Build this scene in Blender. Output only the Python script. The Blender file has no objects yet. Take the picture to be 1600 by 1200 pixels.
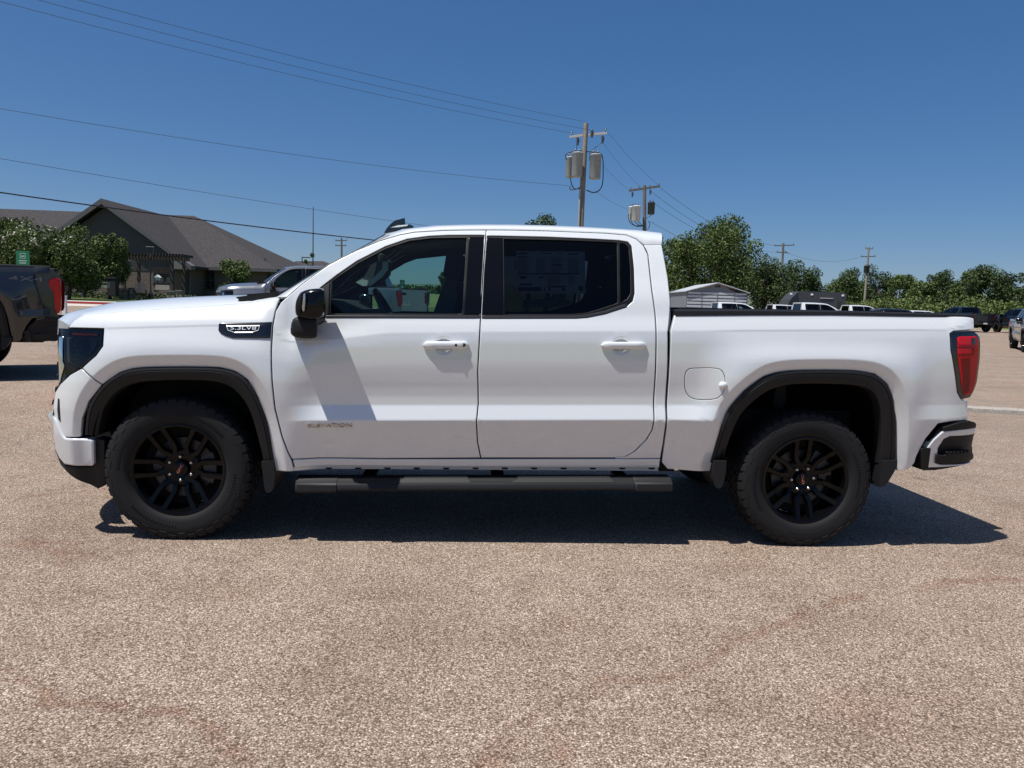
import bpy, bmesh, math, random
import numpy as np
from mathutils import Vector, Matrix
from mathutils.geometry import delaunay_2d_cdt
random.seed(7); rng = np.random.default_rng(7)
SC = bpy.context.scene; COL = SC.collection
R = math.radians
# ------------------------------------------------------------------ camera
F = 1200.0                                     # focal length for a 1600 px wide frame
CAM = np.array([-0.254, -5.461, 1.41]); YAW, PITCH, ROLL = 0.068, 0.0991, 0.0316
FW = np.array([math.sin(YAW)*math.cos(PITCH), math.cos(YAW)*math.cos(PITCH), -math.sin(PITCH)])
_r0 = np.array([math.cos(YAW), -math.sin(YAW), 0.0]); _u0 = np.cross(_r0, FW)
RT = _r0*math.cos(ROLL) + _u0*math.sin(ROLL); UP = _u0*math.cos(ROLL) - _r0*math.sin(ROLL)
cd = bpy.data.cameras.new('camera'); cam = bpy.data.objects.new('camera', cd); COL.objects.link(cam)
cd.sensor_width = 36.0; cd.lens = 36.0*F/1600.0; cd.clip_start = 0.05; cd.clip_end = 8000
cam.matrix_world = Matrix(((RT[0], UP[0], -FW[0], CAM[0]), (RT[1], UP[1], -FW[1], CAM[1]), (RT[2], UP[2], -FW[2], CAM[2]), (0, 0, 0, 1)))
SC.camera = cam
# ------------------------------------------------------------------ world, sun, exposure
SUN = Vector((-0.38, -0.185, 1.0)).normalized()
elev = math.asin(SUN.z); az = math.atan2(SUN.x, SUN.y)
wd = bpy.data.worlds.new('World'); SC.world = wd; wd.use_nodes = True
nt = wd.node_tree; bg = nt.nodes['Background']
sky = nt.nodes.new('ShaderNodeTexSky'); sky.sky_type = 'NISHITA'; sky.sun_disc = False
sky.sun_elevation = elev; sky.sun_rotation = az; sky.altitude = 100; sky.air_density = 0.7; sky.dust_density = 1.0; sky.ozone_density = 6.0
gm = nt.nodes.new('ShaderNodeGamma'); gm.inputs[1].default_value = 0.65; hs = nt.nodes.new('ShaderNodeHueSaturation'); hs.inputs['Saturation'].default_value = 1.5; hs.inputs['Hue'].default_value = 0.506
nt.links.new(sky.outputs[0], gm.inputs[0]); nt.links.new(gm.outputs[0], hs.inputs['Color']); nt.links.new(hs.outputs[0], bg.inputs[0]); bg.inputs[1].default_value = 0.146
sl = bpy.data.lights.new('sun', 'SUN'); sl.energy = 5.0; sl.angle = R(0.53); sl.color = (1.0, 0.975, 0.93)
so = bpy.data.objects.new('sun', sl); COL.objects.link(so); so.rotation_euler = SUN.to_track_quat('Z', 'Y').to_euler()
SC.view_settings.view_transform = 'Standard'; SC.view_settings.look = 'None'
SC.view_settings.exposure = 0.20; SC.view_settings.gamma = 1.0
SC.cycles.max_bounces = 8; SC.cycles.transparent_max_bounces = 16; SC.cycles.caustics_reflective = False; SC.cycles.caustics_refractive = False

# ------------------------------------------------------------------ helpers
def ray(px, py):
    return FW + RT*(px-800)/F - UP*(py-600)/F
def at(px, py, depth):
    return CAM + ray(px, py)*depth
def onY(px, py, Y):
    d = ray(px, py); return CAM + d*(Y-CAM[1])/d[1]

def smooth01(a, b, x):
    t = np.clip((x-a)/(b-a), 0, 1); return t*t*(3-2*t)

MATS = {}
def mat(name, col=(.5, .5, .5), rough=.5, metal=0.0, coat=0.0, coat_rough=.03, spec=.5, **kw):
    if name in MATS: return MATS[name]
    m = bpy.data.materials.new(name); m.use_nodes = True
    b = m.node_tree.nodes['Principled BSDF']
    b.inputs['Base Color'].default_value = (*col, 1); b.inputs['Roughness'].default_value = rough
    b.inputs['Metallic'].default_value = metal; b.inputs['Coat Weight'].default_value = coat
    b.inputs['Coat Roughness'].default_value = coat_rough; b.inputs['Specular IOR Level'].default_value = spec
    MATS[name] = m
    return m
def nodes(m):
    return m.node_tree.nodes, m.node_tree.links, m.node_tree.nodes['Principled BSDF']
def vary(m, scale, c1, c2, detail=4, bump=0.0, bump_scale=None, dist=.02, stretch=None):
    """noise driven colour between c1 and c2 (object coordinates) and optional bump"""
    N, L, b = nodes(m)
    tc = N.new('ShaderNodeTexCoord'); src = tc.outputs['Object']
    if stretch:
        mp = N.new('ShaderNodeMapping'); mp.inputs['Scale'].default_value = stretch; L.new(src, mp.inputs[0]); src = mp.outputs[0]
    n = N.new('ShaderNodeTexNoise'); n.inputs['Scale'].default_value = scale; n.inputs['Detail'].default_value = detail; L.new(src, n.inputs['Vector'])
    r = N.new('ShaderNodeValToRGB'); r.color_ramp.elements[0].position = .3; r.color_ramp.elements[1].position = .7
    r.color_ramp.elements[0].color = (*c1, 1); r.color_ramp.elements[1].color = (*c2, 1)
    L.new(n.outputs[0], r.inputs[0]); L.new(r.outputs[0], b.inputs['Base Color'])
    if bump:
        n2 = N.new('ShaderNodeTexNoise'); n2.inputs['Scale'].default_value = bump_scale or scale*4; n2.inputs['Detail'].default_value = 5; L.new(src, n2.inputs['Vector'])
        bp = N.new('ShaderNodeBump'); bp.inputs['Strength'].default_value = bump; bp.inputs['Distance'].default_value = dist
        L.new(n2.outputs[0], bp.inputs['Height']); L.new(bp.outputs[0], b.inputs['Normal'])
    return m
def glass(name, tint, rough=0.0, ior=1.45):
    if name in MATS: return MATS[name]
    m = bpy.data.materials.new(name); m.use_nodes = True; N = m.node_tree.nodes; L = m.node_tree.links; N.clear()
    o = N.new('ShaderNodeOutputMaterial'); mx = N.new('ShaderNodeMixShader'); t = N.new('ShaderNodeBsdfTransparent'); g = N.new('ShaderNodeBsdfGlossy'); f = N.new('ShaderNodeFresnel')
    t.inputs[0].default_value = (*tint, 1); g.inputs['Roughness'].default_value = rough; f.inputs[0].default_value = ior
    L.new(f.outputs[0], mx.inputs[0]); L.new(t.outputs[0], mx.inputs[1]); L.new(g.outputs[0], mx.inputs[2]); L.new(mx.outputs[0], o.inputs[0])
    MATS[name] = m; return m

def link(name, me, m=None, parent=None):
    o = bpy.data.objects.new(name, me); COL.objects.link(o); o.parent = parent
    if m is not None and me is not None: me.materials.append(m)
    return o
def tag(o, label=None, cat=None, group=None, kind=None):
    if label: o['label'] = label
    if cat: o['category'] = cat
    if group: o['group'] = group
    if kind: o['kind'] = kind
    return o
def thing(name, label, cat, loc=(0, 0, 0), rz=0.0, group=None):
    o = bpy.data.objects.new(name, None); COL.objects.link(o); o.empty_display_size = .2
    o.location = loc; o.rotation_euler = (0, 0, rz); return tag(o, label, cat, group)
def copy_tree(o, parent=None, skip=(), swap=None):
    c = o.copy(); COL.objects.link(c); c.parent = parent
    if swap and c.type == 'MESH':
        for s in c.material_slots:
            nm = s.material.name if s.material else ''
            if nm in swap:
                s.link = 'OBJECT'; s.material = swap[nm]
    for ch in o.children:
        if ch.name.split('.')[0] not in skip: copy_tree(ch, c, skip, swap)
    return c

class MB:
    def __init__(s): s.v = []; s.f = []
    def add(s, vs, fs):
        n = len(s.v); s.v += [tuple(float(c) for c in p) for p in vs]; s.f += [tuple(i+n for i in f) for f in fs]; return s
    def box(s, x0, x1, y0, y1, z0, z1, bev=0.0):
        if bev <= 0:
            return s.add([(x, y, z) for z in (z0, z1) for x, y in ((x0, y0), (x1, y0), (x1, y1), (x0, y1))],
                         [(3, 2, 1, 0), (4, 5, 6, 7), (0, 1, 5, 4), (1, 2, 6, 5), (2, 3, 7, 6), (3, 0, 4, 7)])
        b = bev; rings = []
        for z, k in ((z0, b), (z0+b, 0), (z1-b, 0), (z1, b)):
            a = [(x0+k, y0+k+b*(k == 0)), (x0+k+b*(k == 0), y0+k), (x1-k-b*(k == 0), y0+k), (x1-k, y0+k+b*(k == 0)), (x1-k, y1-k-b*(k == 0)), (x1-k-b*(k == 0), y1-k), (x0+k+b*(k == 0), y1-k), (x0+k, y1-k-b*(k == 0))]
            rings.append([(x, y, z) for x, y in a])
        return s.loft(rings, True, True)
    def loft(s, rings, closed=True, caps=False):
        n = len(rings[0]); vs = [p for r in rings for p in r]; fs = []
        for i in range(len(rings)-1):
            for j in range(n if closed else n-1):
                k = (j+1) % n; fs.append((i*n+j, i*n+k, (i+1)*n+k, (i+1)*n+j))
        if caps: fs += [tuple(range(n-1, -1, -1)), tuple(range((len(rings)-1)*n, len(rings)*n))]
        return s.add(vs, fs)
    def prism(s, poly, axis, a, b):
        """2D poly extruded along axis from a to b; poly coords are the two other axes in order"""
        def P(p, t): return (t, p[0], p[1]) if axis == 0 else (p[0], t, p[1]) if axis == 1 else (p[0], p[1], t)
        return s.loft([[P(p, a) for p in poly], [P(p, b) for p in poly]], True, True)
    def tube(s, pts, r, n=8, caps=True):
        pts = [Vector(p) for p in pts]; rs = r if isinstance(r, (list, tuple)) else [r]*len(pts); rings = []; prev = None
        for i, p in enumerate(pts):
            d = (pts[min(i+1, len(pts)-1)] - pts[max(i-1, 0)]).normalized()
            ref = Vector((0, 0, 1)) if abs(d.z) < .9 else Vector((1, 0, 0))
            if prev is None: a = d.cross(ref).normalized()
            else: a = (prev - d*prev.dot(d)).normalized()
            prev = a; b = d.cross(a)
            rings.append([tuple(p + (a*math.cos(t)+b*math.sin(t))*rs[i]) for t in (2*math.pi*k/n for k in range(n))])
        return s.loft(rings, True, caps)
    def lathe(s, prof, n=48, axis='y', c=(0, 0, 0)):
        """prof: (radius, axial)"""
        rings = []
        for r, h in prof:
            rg = []
            for k in range(n):
                t = 2*math.pi*k/n; u, v = r*math.cos(t), r*math.sin(t)
                p = (u, h, v) if axis == 'y' else (u, v, h) if axis == 'z' else (h, u, v)
                rg.append((p[0]+c[0], p[1]+c[1], p[2]+c[2]))
            rings.append(rg)
        return s.loft(rings)
    def build(s, name, m, parent=None, smooth=None, mirror=False):
        me = bpy.data.meshes.new(name)
        v = [(x, -y, z) for x, y, z in s.v] if mirror else s.v
        me.from_pydata(v, [], s.f); 
        bm = bmesh.new(); bm.from_mesh(me); bmesh.ops.recalc_face_normals(bm, faces=bm.faces); bm.to_mesh(me); bm.free()
        if smooth:
            me.polygons.foreach_set('use_smooth', [True]*len(me.polygons)); me.set_sharp_from_angle(angle=R(smooth))
        return link(name, me, m, parent)
def both(mb, name, m, parent, smooth=None):
    pa, pb = parent if isinstance(parent, (tuple, list)) else (parent, parent)
    return mb.build(name, m, pa, smooth), mb.build(name, m, pb, smooth, mirror=True)

def text_mesh(body, name, m, parent, size, mtx, extrude=.002, xs=1.0):
    cu = bpy.data.curves.new('lettering', 'FONT'); cu.body = body; cu.size = size; cu.extrude = extrude; cu.align_x = 'CENTER'; cu.align_y = 'CENTER'
    o = bpy.data.objects.new('lettering', cu); COL.objects.link(o)
    me = bpy.data.meshes.new_from_object(o.evaluated_get(bpy.context.evaluated_depsgraph_get()))
    bpy.data.objects.remove(o); bpy.data.curves.remove(cu); me.name = name
    me.transform(mtx @ Matrix.Diagonal((xs, 1, 1, 1))); me.materials.clear()
    return link(name, me, m, parent)

def inpoly(P, poly):
    x, y = P[:, 0], P[:, 1]; c = np.zeros(len(P), bool); n = len(poly); j = n-1
    for i in range(n):
        xi, yi = poly[i]; xj, yj = poly[j]
        if yi != yj:
            c ^= ((yi > y) != (yj > y)) & (x < (xj-xi)*(y-yi)/(yj-yi)+xi)
        j = i
    return c
def pdist(P, line, closed=False):
    L = np.asarray(line, float)
    if closed: L = np.vstack([L, L[:1]])
    a, b = L[:-1], L[1:]; d = b-a; l2 = (d*d).sum(1)+1e-12
    t = np.clip(((P[:, None]-a)*d).sum(2)/l2, 0, 1); q = a+t[..., None]*d
    return np.sqrt(((P[:, None]-q)**2).sum(2)).min(1)
def densify(L, h, closed=False):
    L = [np.asarray(p, float) for p in L]; out = []
    n = len(L) if closed else len(L)-1
    for i in range(n):
        a, b = L[i], L[(i+1) % len(L)]; k = max(1, int(math.ceil(np.linalg.norm(b-a)/h)))
        out += [a+(b-a)*t/k for t in range(k)]
    if not closed: out.append(L[-1])
    return np.array(out)
def chaikin(L, it=2, closed=False):
    L = np.asarray(L, float)
    for _ in range(it):
        a = L; b = np.roll(L, -1, 0)
        if not closed: a, b = L[:-1], L[1:]
        q = np.empty((2*len(a), L.shape[1])); q[0::2] = .75*a+.25*b; q[1::2] = .25*a+.75*b
        L = q if closed else np.vstack([L[:1], q, L[-1:]])
    return L
def resample(L, n):
    L = np.asarray(L, float); s = np.r_[0, np.cumsum(np.linalg.norm(np.diff(L, axis=0), axis=1))]
    t = np.linspace(0, s[-1], n); return np.stack([np.interp(t, s, L[:, k]) for k in range(L.shape[1])], 1)
def pchip(xk, yk, x):
    xk = np.asarray(xk, float); yk = np.asarray(yk, float); h = np.diff(xk); d = np.diff(yk)/h; m = np.zeros(len(xk))
    for i in range(1, len(xk)-1):
        if d[i-1]*d[i] > 0:
            w1, w2 = 2*h[i]+h[i-1], h[i]+2*h[i-1]; m[i] = (w1+w2)/(w1/d[i-1]+w2/d[i])
    m[0], m[-1] = d[0], d[-1]
    i = np.clip(np.searchsorted(xk, x)-1, 0, len(h)-1); t = (x-xk[i])/h[i]
    return (yk[i]*(1+2*t)*(1-t)**2+m[i]*h[i]*t*(1-t)**2+yk[i+1]*t*t*(3-2*t)+m[i+1]*h[i]*t*t*(t-1))

# ------------------------------------------------------------------ terrain
LY = ([-400, 1.4, 4.2, 12, 34, 50, 62, 120, 400, 3000], [0, 0, .29, .45, .84, 1.02, 1.1, 1.2, 1.3, 1.0])
RY = ([-400, 8, 26, 55, 75, 120, 400, 3000], [0, 0, .17, .68, .95, 1.1, 1.2, 1.0])
def H(x, y):
    x = np.asarray(x, float); y = np.asarray(y, float)
    s = smooth01(-.45, .45, x/(np.maximum(y, -4)+6.5))
    return (1-s)*np.interp(y, *LY)+s*np.interp(y, *RY)
def Hs(x, y): return float(H(x, y))

# ------------------------------------------------------------------ materials of the vehicles
WHITE = mat('white_paint', (.70, .722, .728), .28, coat=1.0, coat_rough=.01)
nodes(WHITE)[2].inputs['Coat IOR'].default_value = 1.95
BLACKG = mat('gloss_black', (.006, .006, .007), .12, coat=1.0)
PLAST = mat('black_plastic', (.011, .011, .012), .55, spec=.3)
TRIM = mat('window_trim_black', (.005, .005, .006), .45, spec=.25)
PILLAR = mat('pillar_gloss_black', (.003, .003, .004), .1, spec=.3)
RUBBER = mat('tyre_rubber', (.011, .011, .0118), .78, spec=.3)
N_, L_, B_ = nodes(RUBBER)
LINER = mat('wheel_liner', (.003, .003, .003), .9, spec=.1)
DARK = mat('underbody_black', (.006, .006, .006), .85)
CHROME = mat('chrome', (.75, .75, .77), .1, metal=1.0)
STEEL = mat('lug_steel', (.55, .55, .57), .3, metal=1.0)
DISC = mat('brake_steel', (.06, .06, .065), .45, metal=.8)
RIMB = mat('gloss_black_rim', (.0025, .0025, .003), .07, spec=.20)
REDL = mat('red_lens', (.46, .006, .012), .10, spec=.35)
REDD = mat('dark_red_lens', (.17, .004, .008), .10, spec=.35)
AMBER = mat('amber_lens', (.22, .03, .01), .15, coat=1.0)
INTER = mat('black_interior', (.018, .018, .020), .75)
INTG = mat('grey_interior', (.12, .12, .12), .6)
PAPER = mat('paper', (.80, .82, .80), .8)
INK = mat('ink', (.03, .03, .03), .7)
REDT = mat('emblem_red', (.45, .16, .12), .35)
SILVT = mat('badge_silver', (.85, .85, .86), .3, metal=.25)  # near-white, mostly diffuse colour stands in for sun glints on the lettering
BADGE = mat('badge_tan', (.45, .42, .37), .25, metal=.8)
GLASSF = glass('side_glass', (.50, .68, .66))
GLASSR = glass('privacy_glass', (.23, .26, .29), ior=1.36)
GLASSW = glass('windscreen_glass', (.62, .74, .70))
LENS = glass('headlamp_lens', (.55, .57, .6))

# ------------------------------------------------------------------ the white pickup: side surface
arF_o = [(428, 737), (425, 717), (417, 660), (403, 620), (387, 593), (367, 580), (343, 574), (285, 573), (227, 574), (207, 576), (187, 582), (160, 600), (138, 627), (128, 653), (125, 682)]
arF_i = [(410, 737), (407, 713), (397, 667), (388, 637), (373, 615), (353, 600), (327, 595), (285, 594), (247, 595), (210, 598), (183, 610), (160, 633), (150, 660), (145, 683)]
arR_o = [(1115, 726), (1123, 690), (1130, 660), (1140, 637), (1163, 610), (1193, 588), (1213, 582), (1237, 579), (1290, 578), (1337, 579), (1367, 584), (1387, 600), (1397, 627), (1401, 660), (1402, 724)]
arR_i = [(1135, 726), (1142, 690), (1153, 657), (1170, 633), (1200, 610), (1227, 602), (1253, 600), (1290, 600), (1337, 602), (1360, 608), (1373, 627), (1378, 653), (1380, 693), (1378, 726)]
def pxline(L, Y=-1.012):
    return np.array([onY(px, py, Y)[[0, 2]] for px, py in L])
AF, AR = chaikin(pxline(arF_o)), chaikin(pxline(arR_o))
AFc = np.vstack([[AF[0, 0], 0.0], AF, [AF[-1, 0], 0.0]]); ARc = np.vstack([[AR[0, 0], 0.0], AR, [AR[-1, 0], 0.0]])
zt = np.arange(0, 2.2, .002)
def table(segs, sig=.004):
    w = np.zeros_like(zt)
    for s in segs:
        xs, ys = zip(*s); k = (zt >= xs[0]) & (zt <= xs[-1]); w[k] = pchip(xs, ys, zt[k])
    w[zt < segs[0][0][0]] = segs[0][0][1]; w[zt > segs[-1][-1][0]] = segs[-1][-1][1]
    g = np.exp(-.5*(np.arange(-10, 11)*.002/sig)**2); g /= g.sum()
    return np.convolve(np.pad(w, 10, 'edge'), g, 'valid')
UPPER = [(1.266, .993), (1.305, .978), (1.347, .960), (1.38, .950), (1.45, .930), (1.6, .862), (1.75, .788), (1.85, .730), (1.95, .66), (2.2, .45)]
MID = [(.93, .986), (1.0, .994), (1.1, 1.001), (1.2, 1.000), (1.266, .993)]
T_DOOR = table([[(.30, .885), (.40, .906), (.47, .928), (.525, .944), (.63, .975), (.752, 1.013)], [(.752, 1.013), (.838, .983)], [(.838, .983), (.88, .9825)]+MID, UPPER])
T_PLAIN = table([[(.30, .95), (.45, .972), (.60, .990), (.752, 1.004), (.9, 1.018), (1.0, 1.023), (1.1, 1.021), (1.2, 1.007), (1.266, .990)], UPPER])
T_FEND = table([[(.30, .95), (.45, .972), (.60, .990), (.752, 1.004), (.9, 1.018), (1.0, 1.023), (1.1, 1.021), (1.2, 1.007), (1.266, .990)], [(1.266, .993), (1.30, .980), (1.335, .957), (1.37, .925), (1.41, .86), (1.5, .72), (2.2, .4)]])
ZSH = ([-2.9, -2.3, -1.65, -1.36, -1.24, -.97, -.69, -.12, .907, 2.35, 2.68, 2.88, 3.1], [1.27, 1.275, 1.30, 1.295, 1.19, 1.214, 1.258, 1.268, 1.279, 1.295, 1.297, 1.375, 1.40])
def W(x, z):
    """half width of the body side at length x and height z"""
    x = np.asarray(x, float); z = np.asarray(z, float)
    zz = z-.024*x
    wt = np.clip(1-np.abs(zz-1.266)/.33, 0, 1)
    zz = zz-(np.interp(x, *ZSH)-1.266)*wt
    d, p, f = (np.interp(zz, zt, t) for t in (T_DOOR, T_PLAIN, T_FEND))
    kd = smooth01(-1.27, -1.03, x)*(1-smooth01(1.15, 1.42, x))
    kd = np.maximum(kd, .35*smooth01(2.45, 2.6, x))
    kf = 1-smooth01(-1.5, -1.28, x)
    w = p*(1-kd)+d*kd; w = w*(1-kf)+f*kf
    P = np.stack([x.ravel(), z.ravel()], 1)
    for A, Ac in ((AF, AFc), (AR, ARc)):
        k = (np.abs(P[:, 0]-A[:, 0].mean()) < 1.2)
        if k.any():
            dd = pdist(P[k], Ac); dd = np.where(inpoly(P[k], Ac), 0, dd)
            b = np.where(dd > .07, .024*np.exp(-((dd-.07)/.15)**2), .024-.030*(1-dd/.07)**1.1)
            add = np.zeros(len(P)); fade = 1-smooth01(1.12, 1.3, P[k, 1]); add[k] = b*fade
            w = w+add.reshape(w.shape)
    xe = np.interp(z, [.4, .6, .75, .95, 1.1, 1.4], [-2.66, -2.685, -2.675, -2.625, -2.62, -2.60])
    L = -2.02-xe; t = np.clip((-2.02-x)/L, 0, .998)
    w = w-.245*(1-np.sqrt(1-t*t))
    t = np.clip((x-2.70)/.335, 0, .998); w = w-.21*(1-np.sqrt(1-t*t))
    for cx_, cz_, rx_, rz_, dp_ in CUPS:
        q_ = np.sqrt(((x-cx_)/rx_)**2+((z-cz_)/rz_)**2); w = w-dp_*(1-smooth01(.45, 1.0, q_))
    return w
CUPS = []
def onS(px, py, off=0.0):
    Y = -.98
    for _ in range(14):
        p = onY(px, py, Y); Y = .5*Y-.5*(float(W(min(max(p[0], -2.68), 3.03), p[2]))+off)
    return (p[0], p[2])
for px_ in (693.5, 971): CUPS = CUPS+[(*onS(px_, 540.5), .064, .056, .024)]
CUPX = np.vstack([[(c[0]+c[2]*k*math.cos(t), c[1]+c[3]*k*math.sin(t)) for k in (.01, .2, .38, .48, .58, .68, .78, .88, .97, 1.04, 1.2) for t in np.linspace(0, 2*math.pi, 33)[:-1]] for c in CUPS])
def trace(L, off=0.0): return [onS(a, b, off) for a, b in L]
ARCHS = []
for A in (AF, AR):
    A2 = resample(A, 150); t_ = np.gradient(A2, axis=0); t_ /= np.linalg.norm(t_, axis=1)[:, None]; n_ = np.stack([-t_[:, 1], t_[:, 0]], 1)
    if ((A2+n_*.01-A2.mean(0))**2).sum() < ((A2-A2.mean(0))**2).sum(): n_ = -n_
    for d_ in (.02, .04, .056, .064, .07, .076, .084, .10, .125, .155): ARCHS.append(A2+n_*d_)
ARCHS = np.vstack(ARCHS)
ZROWS = np.unique(np.round(np.r_[np.arange(.3, 2.0, .03), np.arange(.74, .90, .008)], 4))
def panel(name, out, m, parent, holes=(), off=0.0, edge=.005, round_=.004, skirt=.025, dx=.045, sharp=False, mirror=True):
    """a curved body panel: outline (x, z) on the side surface, rounded at its edges; built for both sides"""
    outl = [densify(out, .03, True)]+[densify(h, .03, True) for h in holes]
    pts = []; edges = []; ring = []
    for li, L in enumerate(outl):
        area = .5*np.sum(L[:, 0]*np.roll(L[:, 1], -1)-np.roll(L[:, 0], -1)*L[:, 1])
        if (area < 0) != (li > 0): L = L[::-1]
        t = np.roll(L, -1, 0)-np.roll(L, 1, 0); t /= np.linalg.norm(t, axis=1)[:, None]+1e-9
        nrm = np.stack([-t[:, 1], t[:, 0]], 1)
        for kk, (Q, dep) in enumerate(((L, round_), (L+nrm*edge*.35, round_*.3), (L+nrm*edge, 0.0))):
            n0 = len(pts); pts += [tuple(q) for q in Q]; ring += [(dep, kk, tuple(-nr)) for nr in nrm]
            edges += [(n0+i, n0+(i+1) % len(Q)) for i in range(len(Q))]
    A = np.array(outl[0]); x0, x1, z0, z1 = A[:, 0].min(), A[:, 0].max(), A[:, 1].min(), A[:, 1].max()
    gx = np.arange(x0+dx*.5, x1, dx); xm = .5*(x0+x1)
    sh = np.interp(gx, *ZSH)
    G = []
    for i, x in enumerate(gx):
        zs = ZROWS+.024*x; extra = sh[i]+.024*x+np.array([-.012, -.006, 0, .006, .012, .02])
        zs = np.r_[zs[np.abs(zs-extra[2]) > .02], extra]
        G += [(x, z) for z in zs if z0 < z < z1]
    if G:
        G = np.array(G); da = np.minimum(np.where(np.abs(G[:, 0]+1.87) < 1, pdist(G, AF), 9), np.where(np.abs(G[:, 0]-1.87) < 1, pdist(G, AR), 9))
        for c_ in CUPS: da = np.minimum(da, np.where(((G[:, 0]-c_[0])/c_[2])**2+((G[:, 1]-c_[1])/c_[3])**2 < 1.5, 0, 9))
        G = np.vstack([G[da > .165], ARCHS, CUPX]); k = inpoly(G, outl[0])
        for h in outl[1:]: k &= ~inpoly(G, h)
        G = G[k]
        if len(G):
            dm = np.min([pdist(G, L, True) for L in outl], axis=0); G = G[dm > max(edge*2, .011)]
            pts += [tuple(g) for g in G]; ring += [(0.0, 9, (0, 0))]*len(G)
    vo, eo, fo, ov, oe, of = delaunay_2d_cdt([Vector(p) for p in pts], edges, [], 0, 1e-7)
    V = np.array([(v.x, v.y) for v in vo]); Fc = np.array([list(f) for f in fo if len(f) == 3])
    cen = V[Fc].mean(1); k = inpoly(cen, outl[0])
    for h in outl[1:]: k &= ~inpoly(cen, h)
    Fc = Fc[k]
    dep = np.zeros(len(V)); tilt = np.zeros((len(V), 2)); rk = np.full(len(V), 9)
    for i, src in enumerate(ov):
        if src: dep[i], rk[i], tilt[i] = ring[src[0]][0], ring[src[0]][1], ring[src[0]][2]
    w = W(V[:, 0], V[:, 1])+off
    h = .0025; gxn = (W(V[:, 0]+h, V[:, 1])-W(V[:, 0]-h, V[:, 1]))/(2*h); gzn = (W(V[:, 0], V[:, 1]+h)-W(V[:, 0], V[:, 1]-h))/(2*h)
    nr = np.stack([-gxn, -np.ones_like(gxn), -gzn], 1)
    k = rk < 2; amt = np.where(rk == 0, 1.3, .6)[k]
    nr[k, 0] += tilt[k, 0]*amt; nr[k, 2] += tilt[k, 1]*amt
    nr /= np.linalg.norm(nr, axis=1)[:, None]
    verts = np.stack([V[:, 0], -(w-dep), V[:, 1]], 1)
    # skirt along the outline
    idx = {}; sv = []; sn = []; sf = []
    inv = {}
    for i, src in enumerate(ov):
        for s in src: inv[s] = i
    n0 = 0; base = len(verts)
    for L in outl:
        n = len(L); ids = [inv[n0+i] for i in range(n)]
        b0 = base+len(sv)
        for i in ids:
            sv.append(verts[i]); sv.append(verts[i]+np.array([0, skirt, 0])); nn = (tilt[i][0], 0, tilt[i][1]); sn += [nn, nn]
        for i in range(n):
            j = (i+1) % n; sf.append((b0+2*i, b0+2*j, b0+2*j+1, b0+2*i+1))
        n0 += 3*n
    allv = np.vstack([verts, np.array(sv)]); alln = np.vstack([nr, np.array(sn)])
    # orient triangles towards -y
    tri = []
    for a, b, c in Fc:
        cr = (V[b, 0]-V[a, 0])*(V[c, 1]-V[a, 1])-(V[b, 1]-V[a, 1])*(V[c, 0]-V[a, 0])
        tri.append((a, b, c) if cr > 0 else (a, c, b))
    res = []
    for side in ((1, -1) if mirror else (1,)):
        me = bpy.data.meshes.new(name); vv = allv*np.array([1, side, 1]); nn = alln*np.array([1, side, 1])
        fs = [tuple(int(i) for i in (t if side == 1 else t[::-1])) for t in tri]+[tuple(int(i) for i in (t[::-1] if side == 1 else t)) for t in sf]
        me.from_pydata([tuple(p) for p in vv], [], fs)
        me.polygons.foreach_set('use_smooth', [True]*len(me.polygons)); me.update()
        me.normals_split_custom_set_from_vertices([tuple(n) for n in nn])
        res.append(link(name, me, m, parent if not isinstance(parent, (list, tuple)) else parent[0 if side == 1 else 1]))
    return res

TR = thing('pickup_truck', 'white crew cab pickup with black wheels and running boards, parked side on', 'pickup truck')
doorgap_top = [(448, 464), (467.5, 447), (490, 430), (512.5, 414), (535, 402), (557.5, 391), (593.5, 376), (625, 366.5), (647.5, 362.5), (692.5, 359.8), (725, 359.2), (759, 359)]
doorgap_left = [(448, 464), (438, 473), (430, 487), (426, 510), (424, 547), (425, 593), (430, 640), (440, 680), (450, 707), (456, 717)]
doorgap_mid = [(759, 359), (754.5, 430), (750.5, 503), (746.5, 580), (747.5, 630), (744.5, 660), (746, 690), (751, 715)]
rear_top = [(759, 359), (800, 359.3), (855, 360.5), (945, 364), (979, 367), (994.5, 373), (1006, 383)]
rear_right = [(1006, 383), (1012.5, 397.5), (1019, 456), (1024, 492), (1025.5, 521), (1024.5, 580), (1022.5, 655), (1019, 672), (1010, 687), (992, 705), (977, 713.5), (960, 715)]
def sh(L, dx=0, dy=0): return [(a+dx, b+dy) for a, b in L]
# fender
fen = [(107, 511.5), (117, 500), (132, 492), (190, 487.5), (250, 483.5), (320, 478.5), (375, 474.5), (410, 470), (436, 466)]+[(429, 487), (424.6, 510), (422.6, 547), (423.6, 593), (428.6, 640), (438.6, 680), (449, 708), (455, 720), (459, 736), (433, 735.5), (429, 735)]
fen_px = fen+[(a, b) for a, b in arF_o[1:12]]+[(160, 600), (129, 575), (150.5, 556), (161, 541), (162.5, 513)]
FE = panel('fender', trace(fen_px), WHITE, TR)
bc = [(127.5, 576.5), (158.5, 601.5), (138, 627), (128, 653), (125, 682), (98, 682), (85, 652), (83.5, 630), (87, 612), (94, 601), (110, 586)]
panel('bumper_cover', trace(bc), WHITE, TR)
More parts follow.
